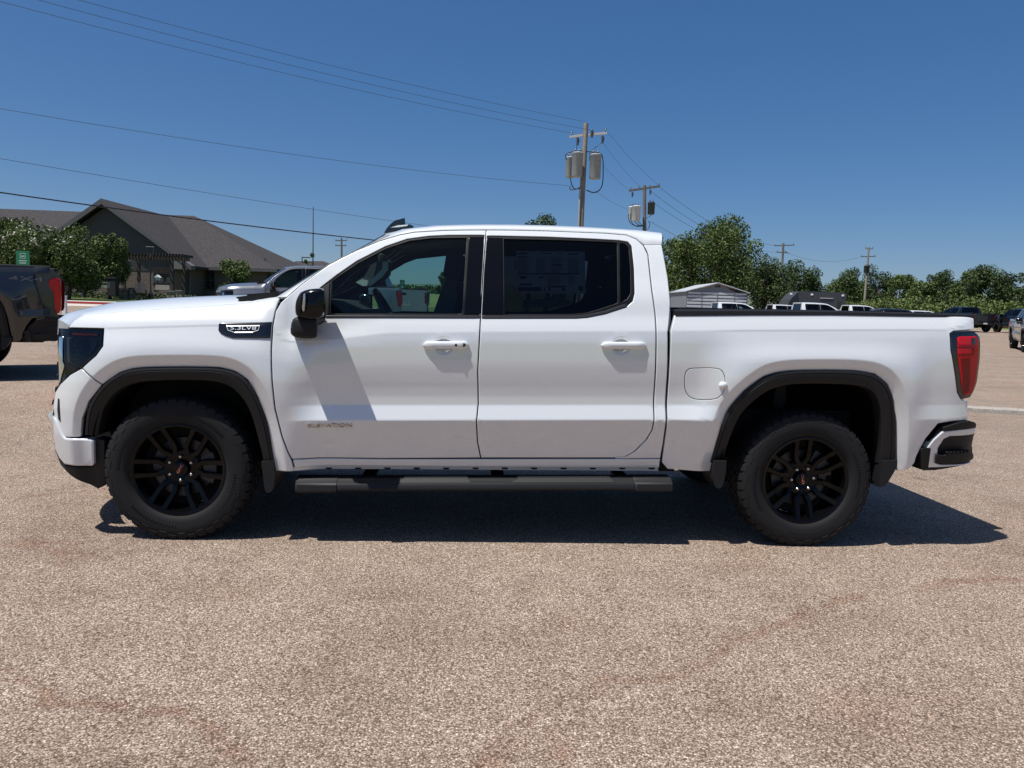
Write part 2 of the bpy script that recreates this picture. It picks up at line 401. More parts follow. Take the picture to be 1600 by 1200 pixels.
# doors
dlo_f = [(497, 452), (526, 429.5), (557, 408), (602, 385), (636, 373.3), (670, 368.7), (700, 367.2), (757, 367), (753, 430), (749.6, 497.6), (508, 496.5)]
dlo_r = [(761, 368), (850, 369.8), (922, 372.8), (967, 375.3), (981, 377.5), (987, 384), (991, 420), (992, 458), (989, 471), (979, 480), (945, 491), (918, 496.3), (900, 497.6), (752.8, 497.9), (756, 430)]
fd = sh(doorgap_top, 0, 1.0)+sh(doorgap_mid[1:], -.9)+[(600, 716), (456.8, 717)]+sh(doorgap_left[1:-1][::-1], 1.0)
rd = [(760.4, 360), (800, 360.3), (855, 361.5), (945, 365), (979, 368), (994, 374), (1005, 384)]+sh(rear_right[1:], -1.0)+[(752, 715)]+sh(doorgap_mid[1:-1][::-1], .9)
FD = panel('front_door', trace(fd), WHITE, TR, holes=[trace(dlo_f)])
RD = panel('rear_door', trace(rd), WHITE, TR, holes=[trace(dlo_r)])
gl_f = [(519, 440), (540, 425), (560, 411.5), (604, 388.5), (640, 376.6), (675, 372.4), (729, 371.8), (722, 490.5), (517, 490.5)]
gl_r = [(787.5, 373.5), (880, 375.5), (964, 379), (965, 473.5), (940, 482), (918, 488.5), (895, 490.7), (788.5, 491)]
gl_q = [(968.5, 380), (976, 380.8), (982, 386), (985, 420), (985.5, 458), (980, 467.5), (969.5, 472.5)]
panel('window_surround', trace(dlo_f, -.004), TRIM, FD, holes=[trace(gl_f, -.004)], off=-.006, edge=.003, round_=.002)
panel('window_surround', trace(dlo_r, -.004), TRIM, RD, holes=[trace(gl_r, -.004), trace(gl_q, -.004)], off=-.006, edge=.003, round_=.002)
panel('pillar_cover', trace([(733, 370), (757, 370), (753.5, 430), (750.8, 490), (725.5, 490)], 0), PILLAR, FD, off=-.002, edge=.003, round_=.002)
panel('pillar_cover', trace([(761, 371), (785.5, 371.8), (786.2, 490), (753.8, 490), (757, 430)], 0), PILLAR, RD, off=-.002, edge=.003, round_=.002)
panel('window_pane', trace(gl_f, -.012), GLASSF, FD, off=-.014, edge=.002, round_=0, skirt=.004)
PN = panel('window_pane', trace(gl_r, -.012), GLASSR, RD, off=-.014, edge=.002, round_=0, skirt=.004)
PN[1].data.materials[0] = glass('privacy_glass_dark', (.06, .07, .08))
panel('quarter_pane', trace(gl_q, -.012), GLASSR, RD, off=-.012, edge=.002, round_=0, skirt=.004)
panel('waist_moulding', trace([(509, 492.8), (749.8, 493.2), (749.4, 497.0), (508.8, 496.2)]), mat('satin_trim', (.03, .03, .03), .35), FD, off=.004, edge=.002, round_=.002)
panel('waist_moulding', trace([(753.2, 493.3), (896, 493), (918, 491.2), (946, 485.5), (978, 474.5), (979.5, 478.5), (945.5, 489.8), (918, 495.5), (900, 497), (753.0, 497.2)]), MATS['satin_trim'], RD, off=.004, edge=.002, round_=.002)
# cab side behind the rear door, and rocker
cs = sh(rear_right, 1.0)+[(962, 716.4), (1031.5, 716), (1036, 690), (1040.5, 655), (1042.5, 580), (1043, 520), (1046, 492), (1047, 474), (1043, 433), (1036, 395), (1033.5, 382.5)]
panel('cab_corner', trace(cs), WHITE, TR, skirt=.10)
panel('rocker_panel', trace([(457.5, 718.4), (600, 717.6), (962, 717.2), (1031.5, 717.2), (1030, 731), (900, 731), (461, 731)]), WHITE, TR, edge=.008, round_=.006)
panel('sill_flange', trace([(443, 731), (1029, 731), (1030.5, 737.3), (442, 736.8)]), WHITE, TR, off=-.018, skirt=.015, edge=.003)
for i in range(12):
    px = 508+i*46
    panel('sill_clip', trace([(px, 731.5), (px+10, 731.5), (px+9, 734), (px+1, 734)]), PLAST, TR, off=-.012, edge=.002, round_=.001, skirt=.008, mirror=False)
# bed
bs = [(1055, 492.2), (1180, 491.2), (1300, 491), (1420, 493), (1518, 495.6), (1521.5, 498), (1522, 514.5), (1490, 517), (1484, 521), (1485.5, 547), (1495.5, 613), (1502, 626), (1512.5, 627), (1511.5, 656), (1487, 658), (1466, 661.5), (1446, 685.5), (1432, 712.5), (1429, 723), (1422, 732), (1402.5, 735)]
bs += [(1402, 720)]+arR_o[1:-1][::-1]+[(1116, 724), (1113, 736.5), (1087, 736), (1043, 732.5), (1034.5, 722), (1041.5, 673), (1045.5, 593), (1048.5, 517)]
fuel = [(1074, 577), (1088, 575.5), (1118, 575.5), (1128, 579), (1133, 590), (1133, 606), (1127, 618), (1117, 624), (1090, 624.5), (1077, 620), (1071, 610), (1070, 590)]
fu = trace(fuel); fc = np.array(fu).mean(0)
fu_o = [tuple(fc+(np.array(p)-fc)*1.03) for p in fu]
BS = panel('bed_side', trace(bs), WHITE, TR, holes=[[tuple(p) for p in chaikin(fu_o, 1, True)]])
panel('fuel_door', [tuple(p) for p in chaikin(fu, 1, True)], WHITE, BS, edge=.004, round_=.003)
p = onS(1130, 602); wv = float(W(p[0], p[1]))
mb = MB(); mb.loft([[(p[0]+.026*math.cos(t)*k, -wv-dd, p[1]+.022*math.sin(t)*k) for t in np.linspace(0, 2*math.pi, 13)[:-1]] for k, dd in ((1, -.004), (.92, .008), (.6, .016), (.2, .019))], True, True)
mb.build('fuel_door_pull', WHITE, BS[0], smooth=50)
# body shell behind the gaps
mb = MB(); mb.prism([(-1.32, .46), (1.05, .50), (1.05, 1.30), (-1.5, 1.26)], 1, -.93, .93); mb.build('cab_floor_shell', DARK, TR)
# wheel arch flares, liners and mud flaps
def flare(o_px, i_px, name):
    o = resample(chaikin(pxline(o_px, -1.02)), 60); i = resample(chaikin(pxline(i_px, -1.02)), 60)
    mb = MB(); rings = []
    for a, b in zip(o, i):
        w0 = float(W(a[0], a[1])); d = (b-a); r = []
        for t, yo in ((-.02, -.006), (.0, .010), (.06, .014), (.22, .015), (.25, .011), (.29, .015), (.80, .012), (.95, .004), (1.0, -.012), (1.0, -.07)):
            q = a+d*t; r.append((q[0], -(w0+yo), q[1]))
        rings.append(r)
    mb.loft(rings, False); both(mb, name, PLAST, TR, smooth=40)
    mb = MB(); n = len(i); rings = []
    for k in range(n):
        q = i[k]; c = i.mean(0); v = q-c; q2 = c+v*1.04
        rings.append([(q2[0], -.985, q2[1]), (q2[0], -.55, q2[1]), (c[0]+v[0]*.1, -.54, q2[1])])
    mb.loft(rings, False)
    both(mb, 'wheel_liner', LINER, TR, smooth=40)
flare(arF_o, arF_i, 'arch_flare'); flare(arR_o, arR_i, 'arch_flare')
def flap(L, y0, y1):
    mb = MB(); mb.prism([tuple(p) for p in pxline(L, y0)], 1, y0, y1); both(mb, 'mud_flap', PLAST, TR, smooth=40)
flap([(408, 722), (426.5, 720), (429, 745), (428.5, 759), (425, 767), (420, 770.5), (416, 769), (413, 762), (411, 745)], -1.005, -.80)
flap([(1116.5, 720), (1135.5, 720), (1134, 740), (1130, 758), (1126, 763), (1120, 763), (1116, 757), (1114, 745)], -1.005, -.80)
flap([(1378.5, 720), (1402.2, 719), (1402, 727), (1397, 738), (1388, 753), (1381, 760), (1374, 761), (1375, 742)], -1.005, -.80)
# hood: edge seam traced on the side surface, crown line towards the middle
seam = trace([(89, 508), (106, 510.3), (116, 498.7), (131.5, 490.8), (190, 486.3), (250, 482.3), (320, 477.3), (375, 473.3), (410, 468.8), (436, 464.8)])
cr = [onY(px, py, -.58) for px, py in [(87.5, 507), (92, 499), (104, 490), (124, 484), (180, 472), (275, 464.8), (345, 462), (385, 461.5), (410, 463.0), (436, 464)]]
rings = []
sm = resample(np.array(seam)[1:], 22); cm = resample(np.array([(c[0], c[2]) for c in cr])[1:], 22)
for (sx, sz), (cx, cz) in zip(sm, cm):
    w = float(W(sx, sz)); row = [(sx, -w+.03, sz-.03), (sx, -w+.004, sz-.003), (sx, -w+.02, sz+.006)]
    for t in (.35, .6, .8, .92):
        row.append((sx+(cx-sx)*t, -w+.02+(w-.02-.60)*t, sz+(cz-sz)*(1-(1-t)**2.0)))
    row += [(cx, -.56, cz), (cx-.02, -.50, cz-.012), (cx-.04, -.42, cz-.016), (cx-.06, -.2, cz+.006), (cx-.07, 0, cz+.012)]
    row += [(x, -y, z) for x, y, z in row[:-1][::-1]]; rings.append(row)
fr = [(x-.03*(1-abs(y)/.8), y, z-.09) for x, y, z in rings[0]]
MB().loft([fr]+rings, False).build('hood', WHITE, TR, smooth=35)
# cowl, wiper
mb = MB(); c0 = onY(371, 463, -.80); c1 = onY(436, 458, -.80); cb = onY(392, 478, -.80)
mb.prism([(c0[0], c0[2]-.004), (cb[0]-.03, cb[2]+.005), (cb[0]+.05, cb[2]+.01), (c1[0]+.05, c1[2]-.03), (c1[0], c1[2]+.005)], 1, -.835, .835); mb.build('cowl', PLAST, TR)
mb = MB(); mb.tube([(-1.52, -.80, 1.43), (-1.36, -.70, 1.45), (-1.25, -.2, 1.52)], .012, 6); mb.build('wiper', PLAST, TR, smooth=60)
mb = MB(); mb.tube([(-1.52, -.05, 1.44), (-1.38, .1, 1.46), (-1.26, .6, 1.51)], .012, 6); mb.build('wiper', PLAST, TR, smooth=60)
# cab top: cant rail between the door gap and the roof line
D = [(436, 464), (448, 463), (467.5, 446), (490, 429), (512.5, 413), (535, 401), (557.5, 390), (593.5, 375), (625, 365.5), (647.5, 361.5), (692.5, 358.8), (725, 358.2), (759, 358), (800, 358.3), (855, 359.5), (900, 361.5), (945, 363), (979, 366), (994.5, 372), (1006.5, 381.5), (1020, 381.6), (1033.5, 381.5)]
Tt = [(424, 468.5), (438, 460.5), (455.5, 449.8), (477, 436.0), (500, 422.3), (523, 410.3), (545, 399), (578, 381.3), (604, 366.3), (630, 358), (680, 352.2), (720, 350.9), (759, 350.5), (800, 350.7), (855, 352), (900, 353.6), (945, 356), (979, 358.2), (994.5, 359.3), (1008, 361), (1020, 362.5), (1033, 364)]
nA = 9; railA = []; roofr = []
for k, (d, t) in enumerate(zip(D, Tt)):
    x, z = onS(*d); y = -float(W(x, z)); Yt = y+(.055 if k < nA else .10)
    if k >= nA-2: Yt = y+.055+.045*min(1, (k-nA+2)/3)
    tp = onY(t[0], t[1], Yt); q = []
    q.append((x, y+.025, z-.012)); q.append((x, y+.002, z-.001))
    for s in (.15, .35, .6, .8, 1.0):
        c = np.array([x*.5+tp[0]*.5, y+.012, z*.30+tp[2]*.70]); a = np.array([x, y, z])
        q.append(tuple((1-s)**2*a+2*s*(1-s)*c+s*s*tp))
    railA.append(q)
mbr = MB().loft(railA, False); both(mbr, 'roof_rail', WHITE, TR, smooth=50)
top = [r[-1] for r in railA]
rows = []
for k, tp in enumerate(top[nA-1:]):
    x, y, z = tp; fw = max(0, 1-k/3.0)
    row = []
    for s in (0, .03, .08, .2, .4, .6, .8, 1.0):
        yy = y*(1-s); row.append((x-.09*fw*(1-(1-s)**2), yy, z+(.004 if k else .0)*min(1, s*10)+.012*math.sin(s*math.pi/2)))
    rows.append(row+[(a, -b, c) for a, b, c in row[:-1][::-1]])
last = rows[-1]; rows.append([(x+.018, y*.995, z-.03) for x, y, z in last]); rows.append([(x+.006, y*.99, z-.075) for x, y, z in last]); rows.append([(x-.06, y*.99, z-.09) for x, y, z in last])
MB().loft(rows, False).build('roof', WHITE, TR, smooth=40)
rows = []
for k, tp in enumerate(top[:nA]):
    x, y, z = tp; b = .13-.04*k/(nA-1); row = []
    for s in (0, .05, .12, .25, .45, .7, 1.0):
        row.append((x-b*(1-(1-s)**2.2)*.9, y*(1-s)+.004, z+.035*(1-(1-s)**2)*(.3+.7*(nA-1-k)/(nA-1))*.4))
    rows.append(row+[(a, -b_, c) for a, b_, c in row[:-1][::-1]])
MB().loft(rows, False).build('windscreen', GLASSW, TR, smooth=60)
FR_ = [[(a[0]-.004, a[1]-.002, a[2]+.006), (a[0]*.5+b[0]*.5-.010, a[1]*.5+b[1]*.5, a[2]*.5+b[2]*.5+.004), (b[0]-.004, b[1], b[2]+.002)] for a, b in ((r[0], r[1]) for r in rows)]
both(MB().loft(FR_, False), 'windscreen_seal', TRIM, TR, smooth=60)
MB().loft([[(x+.01, y, z-.012) for x, y, z in rows[-1]], [(x+.12, y*.98, z+.0) for x, y, z in rows[-1]]], False).build('windscreen_header', INTER, TR)
# back of cab
xb = 1.03
ob = [(-.86, .50), (.86, .50), (.88, 1.33), (.83, 1.5), (.70, 1.84), (.62, 1.88), (-.62, 1.88), (-.70, 1.84), (-.83, 1.5), (-.88, 1.33)]
iw = [(-.68, 1.44), (.68, 1.44), (.60, 1.80), (-.60, 1.80)]
mb = MB(); mb.prism([ob[0], ob[1], ob[2], (.86, 1.42), (-.86, 1.42), ob[9]], 0, xb-.03, xb); mb.prism([(-.70, 1.83), (.70, 1.83), (.64, 1.9), (-.64, 1.9)], 0, xb-.03, xb)
mb.prism([(-.86, 1.42), (-.68, 1.42), (-.60, 1.83), (-.70, 1.83)], 0, xb-.03, xb); mb.prism([(.86, 1.42), (.70, 1.83), (.60, 1.83), (.68, 1.42)], 0, xb-.03, xb)
mb.v = [(x-.03-.14*max(0, z-1.42), y*1.03, z) for x, y, z in mb.v]; CB = mb.build('cab_back', WHITE, TR)
mb = MB(); mb.prism([(-.70, 1.41), (.70, 1.41), (.62, 1.84), (-.62, 1.84)], 0, xb-.012, xb-.008); mb.v = [(x-.03-.14*max(0, z-1.42), y, z) for x, y, z in mb.v]; mb.build('rear_window', MATS['privacy_glass_dark'], TR)
# interior
mb = MB()
hl = [(-.70, 1.80), (-.3, 1.85), (.4, 1.86), (.88, 1.84), (.88, 1.87), (.4, 1.90), (-.3, 1.89), (-.72, 1.83)]
mb.prism(hl, 1, -.66, .66); mb.build('headliner', INTER, TR)
mb = MB(); mb.tube([(-1.26, -.865, 1.42), (-1.0, -.80, 1.60), (-.70, -.70, 1.79), (-.3, -.665, 1.845), (.5, -.66, 1.85), (.86, -.66, 1.82)], .035, 8); both(mb, 'roof_trim', INTER, TR, smooth=60)
mb = MB(); mb.tube([(-.10, -.86, 1.32), (-.05, -.62, 1.80)], .05, 8); both(mb, 'pillar_trim', INTER, TR, smooth=60)
mb = MB(); mb.prism([(-1.42, 1.2), (-1.42, 1.40), (-1.22, 1.435), (-.98, 1.42), (-.86, 1.37), (-.84, 1.2)], 1, -.86, .86); mb.build('dashboard', INTER, TR)
mb = MB(); mb.box(-.95, -.86, -.18, .16, 1.36, 1.47, .012); mb.build('dash_screen', BLACKG, TR, smooth=40)
mb = MB(); ring = []
ax = Vector((.86, 0, .50)).normalized(); u = Vector((0, 1, 0)); v = ax.cross(u); c = Vector((-.72, -.42, 1.33))
mb.tube([c+(u*math.cos(t)+v*math.sin(t))*.185 for t in np.linspace(0, 2*math.pi, 29)], .018, 8, caps=False)
for t in (0.1, math.pi-.1, -math.pi/2): mb.tube([c-ax*.03, c+(u*math.cos(t)+v*math.sin(t))*.18], [.03, .014], 6)
mb.tube([c-ax*.35, c-ax*.02], .05, 8); mb.build('steering_wheel', mat('wheel_leather', (.03, .03, .03), .4), TR, smooth=60)
def seat(y0, xo, w):
    m1 = MB()
    def blk(poly, a, b, bev=.03):
        m1.loft([[(p[0]+(cx-p[0])*.12, yy, p[1]+(cz-p[1])*.06) if e else (p[0], yy, p[1]) for p in poly] for yy, e in ((a, 1), (a+bev, 0), (b-bev, 0), (b, 1))], True, True)
    poly = [(xo-.02, .95), (xo+.16, 1.50), (xo+.19, 1.58), (xo+.26, 1.58), (xo+.28, 1.48), (xo+.14, .93)]; cx, cz = xo+.15, 1.3
    blk(poly, y0-w/2, y0+w/2)
    poly = [(xo+.165, 1.60), (xo+.185, 1.74), (xo+.22, 1.775), (xo+.28, 1.77), (xo+.30, 1.70), (xo+.275, 1.60), (xo+.22, 1.58)]; cx, cz = xo+.23, 1.68
    blk(poly, y0-.13, y0+.13)
    m1.build('seat', INTER, TR, smooth=40)
seat(-.42, -.545, .52); seat(.42, -.50, .52); seat(-.45, .55, .5); seat(.45, .55, .5)
m1 = MB(); m1.box(-.80, -.74, -.03, .03, 1.78, 1.83, .01); m1.box(-.83, -.79, -.14, .14, 1.66, 1.75, .012); m1.build('rear_view_mirror', INTER, TR, smooth=40)
m1 = MB(); a = np.array(onY(590, 425, -.62)); m1.prism([tuple(onY(px, py, -.62)[[0, 2]]) for px, py in [(556, 441), (567, 447), (580, 447), (604, 428), (608, 408), (604, 404), (580, 414), (570, 432)]], 1, -.64, -.36); m1.build('sun_visor', mat('visor_grey', (.10, .10, .11), .8), TR)
m1 = MB(); m1.prism([tuple(onY(px, py, -.645)[[0, 2]]) for px, py in [(556, 441), (567, 447), (580, 446), (597, 433), (606, 422), (607, 408), (598, 409), (597, 420), (588, 430), (577, 439), (566, 436)]], 1, -.648, -.643); m1.build('visor_label', PAPER, TR)
m1 = MB(); m1.tube([onY(px, py, -.76) for px, py in [(535, 440), (545, 439), (558, 431), (562, 424)]], .006, 6); m1.build('grab_handle_trim', INTG, TR, smooth=60)
# window sticker inside the rear glass
st = [(806.6, 392), (914, 393), (915, 459), (808, 457)]
def flatw(L, off): return [(p[0], -(float(W(p[0], p[1]))+off), p[1]) for p in (onS(a, b, off) for a, b in L)]
def quadpanel(L, off, name, m, parent, n=6):
    (ax_, ay), (bx, by), (cx, cy), (dx_, dy) = L; rows = []
    for i in range(n+1):
        t = i/n; rows.append(flatw([((ax_*(1-t)+dx_*t)*(1-s)+(bx*(1-t)+cx*t)*s, (ay*(1-t)+dy*t)*(1-s)+(by*(1-t)+cy*t)*s) for s in np.linspace(0, 1, n+1)], off))
    b = [[(x, y+.001, z) for x, y, z in r] for r in rows]
    mb = MB().loft(rows, False); mb.loft(b, False); return mb.build(name, m, parent)
ST = quadpanel(st, -.022, 'price_sticker', PAPER, RD[0])
for (x0, x1, y0, y1) in [(809, 824, 394.5, 397), (843, 862, 395.5, 396.6), (872, 878, 396, 397), (888, 904, 396, 397.5), (809, 825, 400.5, 402.3), (861, 878, 413, 415), (809, 905, 426.8, 428.6), (812, 822, 431, 435.5), (842, 849, 432, 435), (812, 831, 443, 446), (809, 846, 448.5, 455), (850, 852, 449, 454), (855, 884, 446.5, 449), (857, 860, 450, 455), (878, 883, 450, 454), (904, 911, 447, 454)]:
    quadpanel([(x0, y0), (x1, y0), (x1, y1), (x0, y1)], -.0205, 'print_block', INK, RD[0], 1)
greyink = mat('grey_ink', (.30, .31, .30), .8)
random.seed(3)
for cx0, cx1 in ((809, 835), (838, 858), (861, 884), (888, 911)):
    for k in range(14):
        y0 = 404+k*1.65; 
        if 411 < y0 < 417 and cx0 == 861: continue
        quadpanel([(cx0, y0), (cx0+(cx1-cx0)*random.uniform(.4, .95), y0), (cx0+(cx1-cx0)*.6, y0+.7), (cx0, y0+.7)], -.0205, 'print_line', greyink, RD[0], 1)
for cx0, cx1 in ((855, 882), (888, 903)):
    for k in range(9):
        y0 = 431+k*1.7
        quadpanel([(cx0, y0), (cx0+(cx1-cx0)*random.uniform(.5, .95), y0), (cx0+(cx1-cx0)*.7, y0+.7), (cx0, y0+.7)], -.0205, 'print_line', greyink, RD[0], 1)
# seat cover / paper bundle seen through the rear glass
m1 = MB(); m1.prism([tuple(onY(px, py, -.55)[[0, 2]]) for px, py in [(820, 481), (822, 468), (862, 467), (870, 459), (884, 459), (884, 468), (896, 473), (880, 478), (862, 481), (836, 480)]], 1, -.56, -.40); m1.build('seat_cover', mat('plastic_wrap', (.5, .52, .52), .6), TR)
# ---- front end
hl_px = [(90.5, 513), (160.5, 513.5), (159.5, 540), (149, 555), (129, 572), (109, 585), (97, 599), (92.5, 599), (91.5, 560)]
HLp = panel('headlight', trace(hl_px, -.03), mat('lamp_housing', (.012, .012, .014), .25, coat=1), TR, off=-.035, edge=.003, round_=.001)
panel('lamp_lens', trace(hl_px), LENS, HLp, off=.0, edge=.006, round_=.006, skirt=.03)
panel('turn_signal', trace([(113, 519), (152, 519.5), (152, 525), (113, 525)], -.02), AMBER, HLp, off=-.022, edge=.002, round_=.001)
panel('lamp_lens_inner', trace([(112, 536), (150, 531), (150, 541), (141, 552), (128, 560), (122, 548)], -.02), mat('lamp_blue_black', (.02, .03, .05), .1, coat=1), HLp, off=-.024, edge=.002, round_=.001)
for k in range(5):
    panel('lamp_fin', trace([(113, 540+k*7), (130-k*2, 540+k*7), (129-k*2, 541.5+k*7), (113, 541.5+k*7)], -.02), INTG, HLp, off=-.018, edge=.001, round_=.0)
panel('lamp_amber_reflector', trace([(111, 573), (119, 571), (118, 577), (111, 583)], -.02), AMBER, HLp, off=-.018, edge=.001, round_=.0)
panel('running_light', trace([(92.5, 526), (99, 526), (98.5, 565), (101, 571), (96, 588), (94, 598), (92.5, 598)]), CHROME, HLp, off=.006, edge=.003, round_=.003)
panel('lamp_chrome_edge', trace([(103, 527), (107, 527), (107.5, 566), (104.5, 566)]), SILVT, HLp, off=-.008, edge=.001, round_=.001)
# wing, valance
panel('bumper_wing', trace([(82.3, 651), (86, 655), (97, 680), (101, 684.5), (140, 686.5), (145, 689), (146, 724), (143, 728.5), (100, 725.5), (92, 716), (85.5, 702), (83, 673)], .012), WHITE, TR, off=.014, edge=.012, round_=.012, skirt=.05)
panel('front_valance', trace([(84, 676), (87, 705), (98, 727), (146, 730), (148, 685), (163, 688), (164, 752), (153, 764), (140, 757), (110, 743), (94, 726), (85.5, 703)], -.02), PLAST, TR, off=-.02, edge=.006, skirt=.10)
panel('fog_lamp_recess', trace([(90.5, 622), (93, 624), (95, 660), (91, 655), (89.5, 640)]), PLAST, TR, off=.002, edge=.002, round_=.001)
def xfront(z): return np.interp(z, [.36, .5, .65, .8, 1.0, 1.18, 1.25], [-2.70, -2.84, -2.90, -2.86, -2.84, -2.82, -2.78])
def frontpiece(z0, z1, yh, name, m, dx=0.0, nz=4):
    rows = []
    for z in np.linspace(z0, z1, nz+1):
        rows.append([(xfront(z)+dx+.26*(abs(y)/.80)**2.6, y, z) for y in np.linspace(-yh, yh, 25)])
    back = [[(x+.06, y, z) for x, y, z in r] for r in rows]
    mb = MB().loft(rows, False).loft(back, False); 
    mb.loft([rows[0], back[0]], False); mb.loft([rows[-1], back[-1]], False); mb.loft([[r[0] for r in rows], [r[0] for r in back]], False); mb.loft([[r[-1] for r in rows], [r[-1] for r in back]], False)
    return mb.build(name, m, TR, smooth=35)
frontpiece(.66, 1.20, .60, 'grille', BLACKG, .02, 6); frontpiece(.40, .60, .74, 'front_bumper', PLAST, .02)
for k in range(6): frontpiece(.72+k*.08, .745+k*.08, .54, 'grille_bar', PLAST, .0, 1)
frontpiece(.60, .66, .76, 'bumper_trim', WHITE, -.005, 2); frontpiece(1.165, 1.215, .62, 'hood_lip', WHITE, -.004, 2)
text_mesh('GMC', 'emblem_lettering', mat('emblem_dark', (.02, .02, .02), .2), TR, .17, Matrix.Translation((xfront(.98)-.006, 0, .98)) @ Matrix.Rotation(R(-90), 4, 'Z') @ Matrix.Rotation(R(90), 4, 'X'), .008, 1.3)
# ---- tail lights
tl = [(1486, 519.5), (1521, 517.2), (1527, 521), (1531, 526), (1532.5, 533), (1532, 560), (1527, 598), (1522, 612), (1516, 621.5), (1503, 624), (1497, 613), (1487.5, 547)]
TL = panel('tail_light', trace(tl), BLACKG, TR, off=.0, edge=.008, round_=.010, skirt=.06)
panel('red_lens', trace([(1496.5, 527.5), (1500, 526), (1526, 525.5), (1530, 533), (1529.5, 560), (1524, 602), (1518, 616), (1507, 618), (1503, 600), (1497, 555)], .006), REDL, TL, off=.008, edge=.008, round_=.007)
panel('lens_band', trace([(1497.5, 541), (1520, 541), (1523, 544), (1523, 550), (1520, 554), (1497.6, 555), (1497.6, 553), (1518, 552), (1520, 549), (1520, 545), (1518, 543), (1497.5, 543)], .008), REDD, TL, off=.0092, edge=.001, round_=0)
panel('lens_core', trace([(1501, 560), (1516, 559), (1514, 612), (1508, 615), (1505, 600)], .008), REDD, TL, off=.0092, edge=.001, round_=0)
panel('lens_core', trace([(1498, 528.5), (1517, 528), (1517, 538.5), (1498, 538.5)], .008), mat('red_bright_lens', (.56, .012, .02), .1, spec=.35), TL, off=.0092, edge=.001, round_=0)
panel('lens_core', trace([(1518, 528), (1523.5, 528), (1524.5, 539), (1518.5, 538)], .008), BLACKG, TL, off=.0092, edge=.001, round_=0)
mb = MB(); mb.box(2.84, 2.925, -.855, -.805, 1.02, 1.33, .012); mb.build('rear_lens', REDL, TL[0], smooth=40); mb.build('rear_lens', REDL, TL[1], smooth=40, mirror=True)
mb = MB(); mb.box(2.70, 2.88, -.90, -.79, .76, 1.40); both(mb, 'bed_corner_post', WHITE, TR)
# ---- rear bumper
panel('rear_bumper_core', trace([(1437, 733), (1441, 712), (1452, 688), (1470, 666), (1490, 661), (1518, 659.5), (1525, 662), (1525, 668), (1522, 700), (1522, 719), (1500, 727), (1458, 734.5)], -.02), PLAST, TR, off=-.012, edge=.004, skirt=.12)
panel('rear_bumper_corner', trace([(1448, 701), (1459, 687), (1473, 674.5), (1500, 671), (1524.5, 668), (1525, 673), (1521, 678.5), (1485, 681.5), (1475, 686), (1466, 700), (1463, 724), (1470, 726), (1521, 719.5), (1500, 727.5), (1449, 731)], .01), WHITE, TR, off=.012, edge=.008, round_=.008, skirt=.05)
panel('corner_trim', trace([(1438, 700), (1450, 699), (1453, 700), (1449, 730), (1462, 734), (1442, 734.5), (1437, 731)], .0), PLAST, TR, off=.014, edge=.005, skirt=.05)
panel('bumper_step_pad', trace([(1475, 668), (1500, 660), (1515, 657.5), (1524, 660), (1526, 664), (1525, 668.5), (1512, 670.5), (1476, 674)], .02), PLAST, TR, off=.02, edge=.006, skirt=.06)
panel('corner_step', trace([(1463, 724.5), (1464, 710), (1475, 712), (1484, 709), (1516, 706), (1521.5, 709), (1522, 716), (1518, 719.5), (1480, 725)], .03), PLAST, TR, off=.03, edge=.006, skirt=.10)
for k in range(7):
    x0 = 1480+k*5.4; panel('step_tread', trace([(x0, 706.5-.4*k), (x0+3.2, 706.2-.4*k), (x0+3.2, 709-.4*k), (x0, 709.2-.4*k)], .034), PLAST, TR, off=.034, edge=.001, round_=.001)
mb = MB(); mb.box(2.80, 3.03, -.80, .80, .56, .74, .02); mb.build('rear_bumper', WHITE, TR, smooth=40)
mb = MB(); mb.box(2.79, 3.05, -.62, .62, .738, .76, .006); mb.build('bumper_top_pad', PLAST, TR)
mb = MB(); mb.box(2.86, 2.93, -.80, .80, .78, 1.41, .015); TG = mb.build('tailgate', WHITE, TR, smooth=40)
mb = MB(); mb.box(2.80, 2.965, -.80, .80, 1.405, 1.432, .008); mb.build('tailgate_lip', PLAST, TG, smooth=40)
mb = MB(); mb.box(2.925, 2.938, -.17, .17, 1.24, 1.31, .006); mb.build('tailgate_handle', PLAST, TG, smooth=40)
text_mesh('SIERRA', 'tailgate_lettering', CHROME, TG, .13, Matrix.Translation((2.931, 0, .98)) @ Matrix.Rotation(R(90), 4, 'Z') @ Matrix.Rotation(R(90), 4, 'X'), .004, 1.5)
mb = MB(); mb.box(3.03, 3.035, -.16, .16, .60, .72); mb.build('licence_plate', PAPER, TR)
# ---- bed interior, rail caps, cover
mb = MB(); mb.box(1.07, 2.86, -.52, .52, .80, .84)
for s in (-1, 1): mb.box(1.07, 2.86, s*.86-.02, s*.86+.02, 1.13, 1.37); mb.box(1.07, 2.86, s*.53-.01, s*.53+.01, .84, 1.13); mb.box(1.07, 2.86, min(s*.53, s*.86), max(s*.53, s*.86), 1.115, 1.13)
mb.box(1.06, 1.10, -.88, .88, .84, 1.37); mb.build('bed_liner', PLAST, TR)
cap = trace([(1054, 484.5), (1180, 484.5), (1300, 486.0), (1420, 489), (1522, 491.5), (1521.5, 496.5), (1420, 494.5), (1300, 492.5), (1180, 492.7), (1055, 493.7)], .0)
capn = np.array(cap)
rings = []
for i in range(5):
    a, b = capn[i], capn[9-i]
    w = float(W(b[0], b[1]))+.004
    rings.append([(b[0], -w, b[1]), (a[0], -w+.004, a[1]-.006), (a[0], -w+.012, a[1]), (a[0], -w+.12, a[1]+.004), (b[0], -w+.12, b[1]-.02)])
mb = MB().loft(rings, True, True); both(mb, 'bed_rail_cap', PLAST, TR, smooth=35)
p0, p1 = onY(1052, 479.8, -.80), onY(1350, 485.8, -.80)
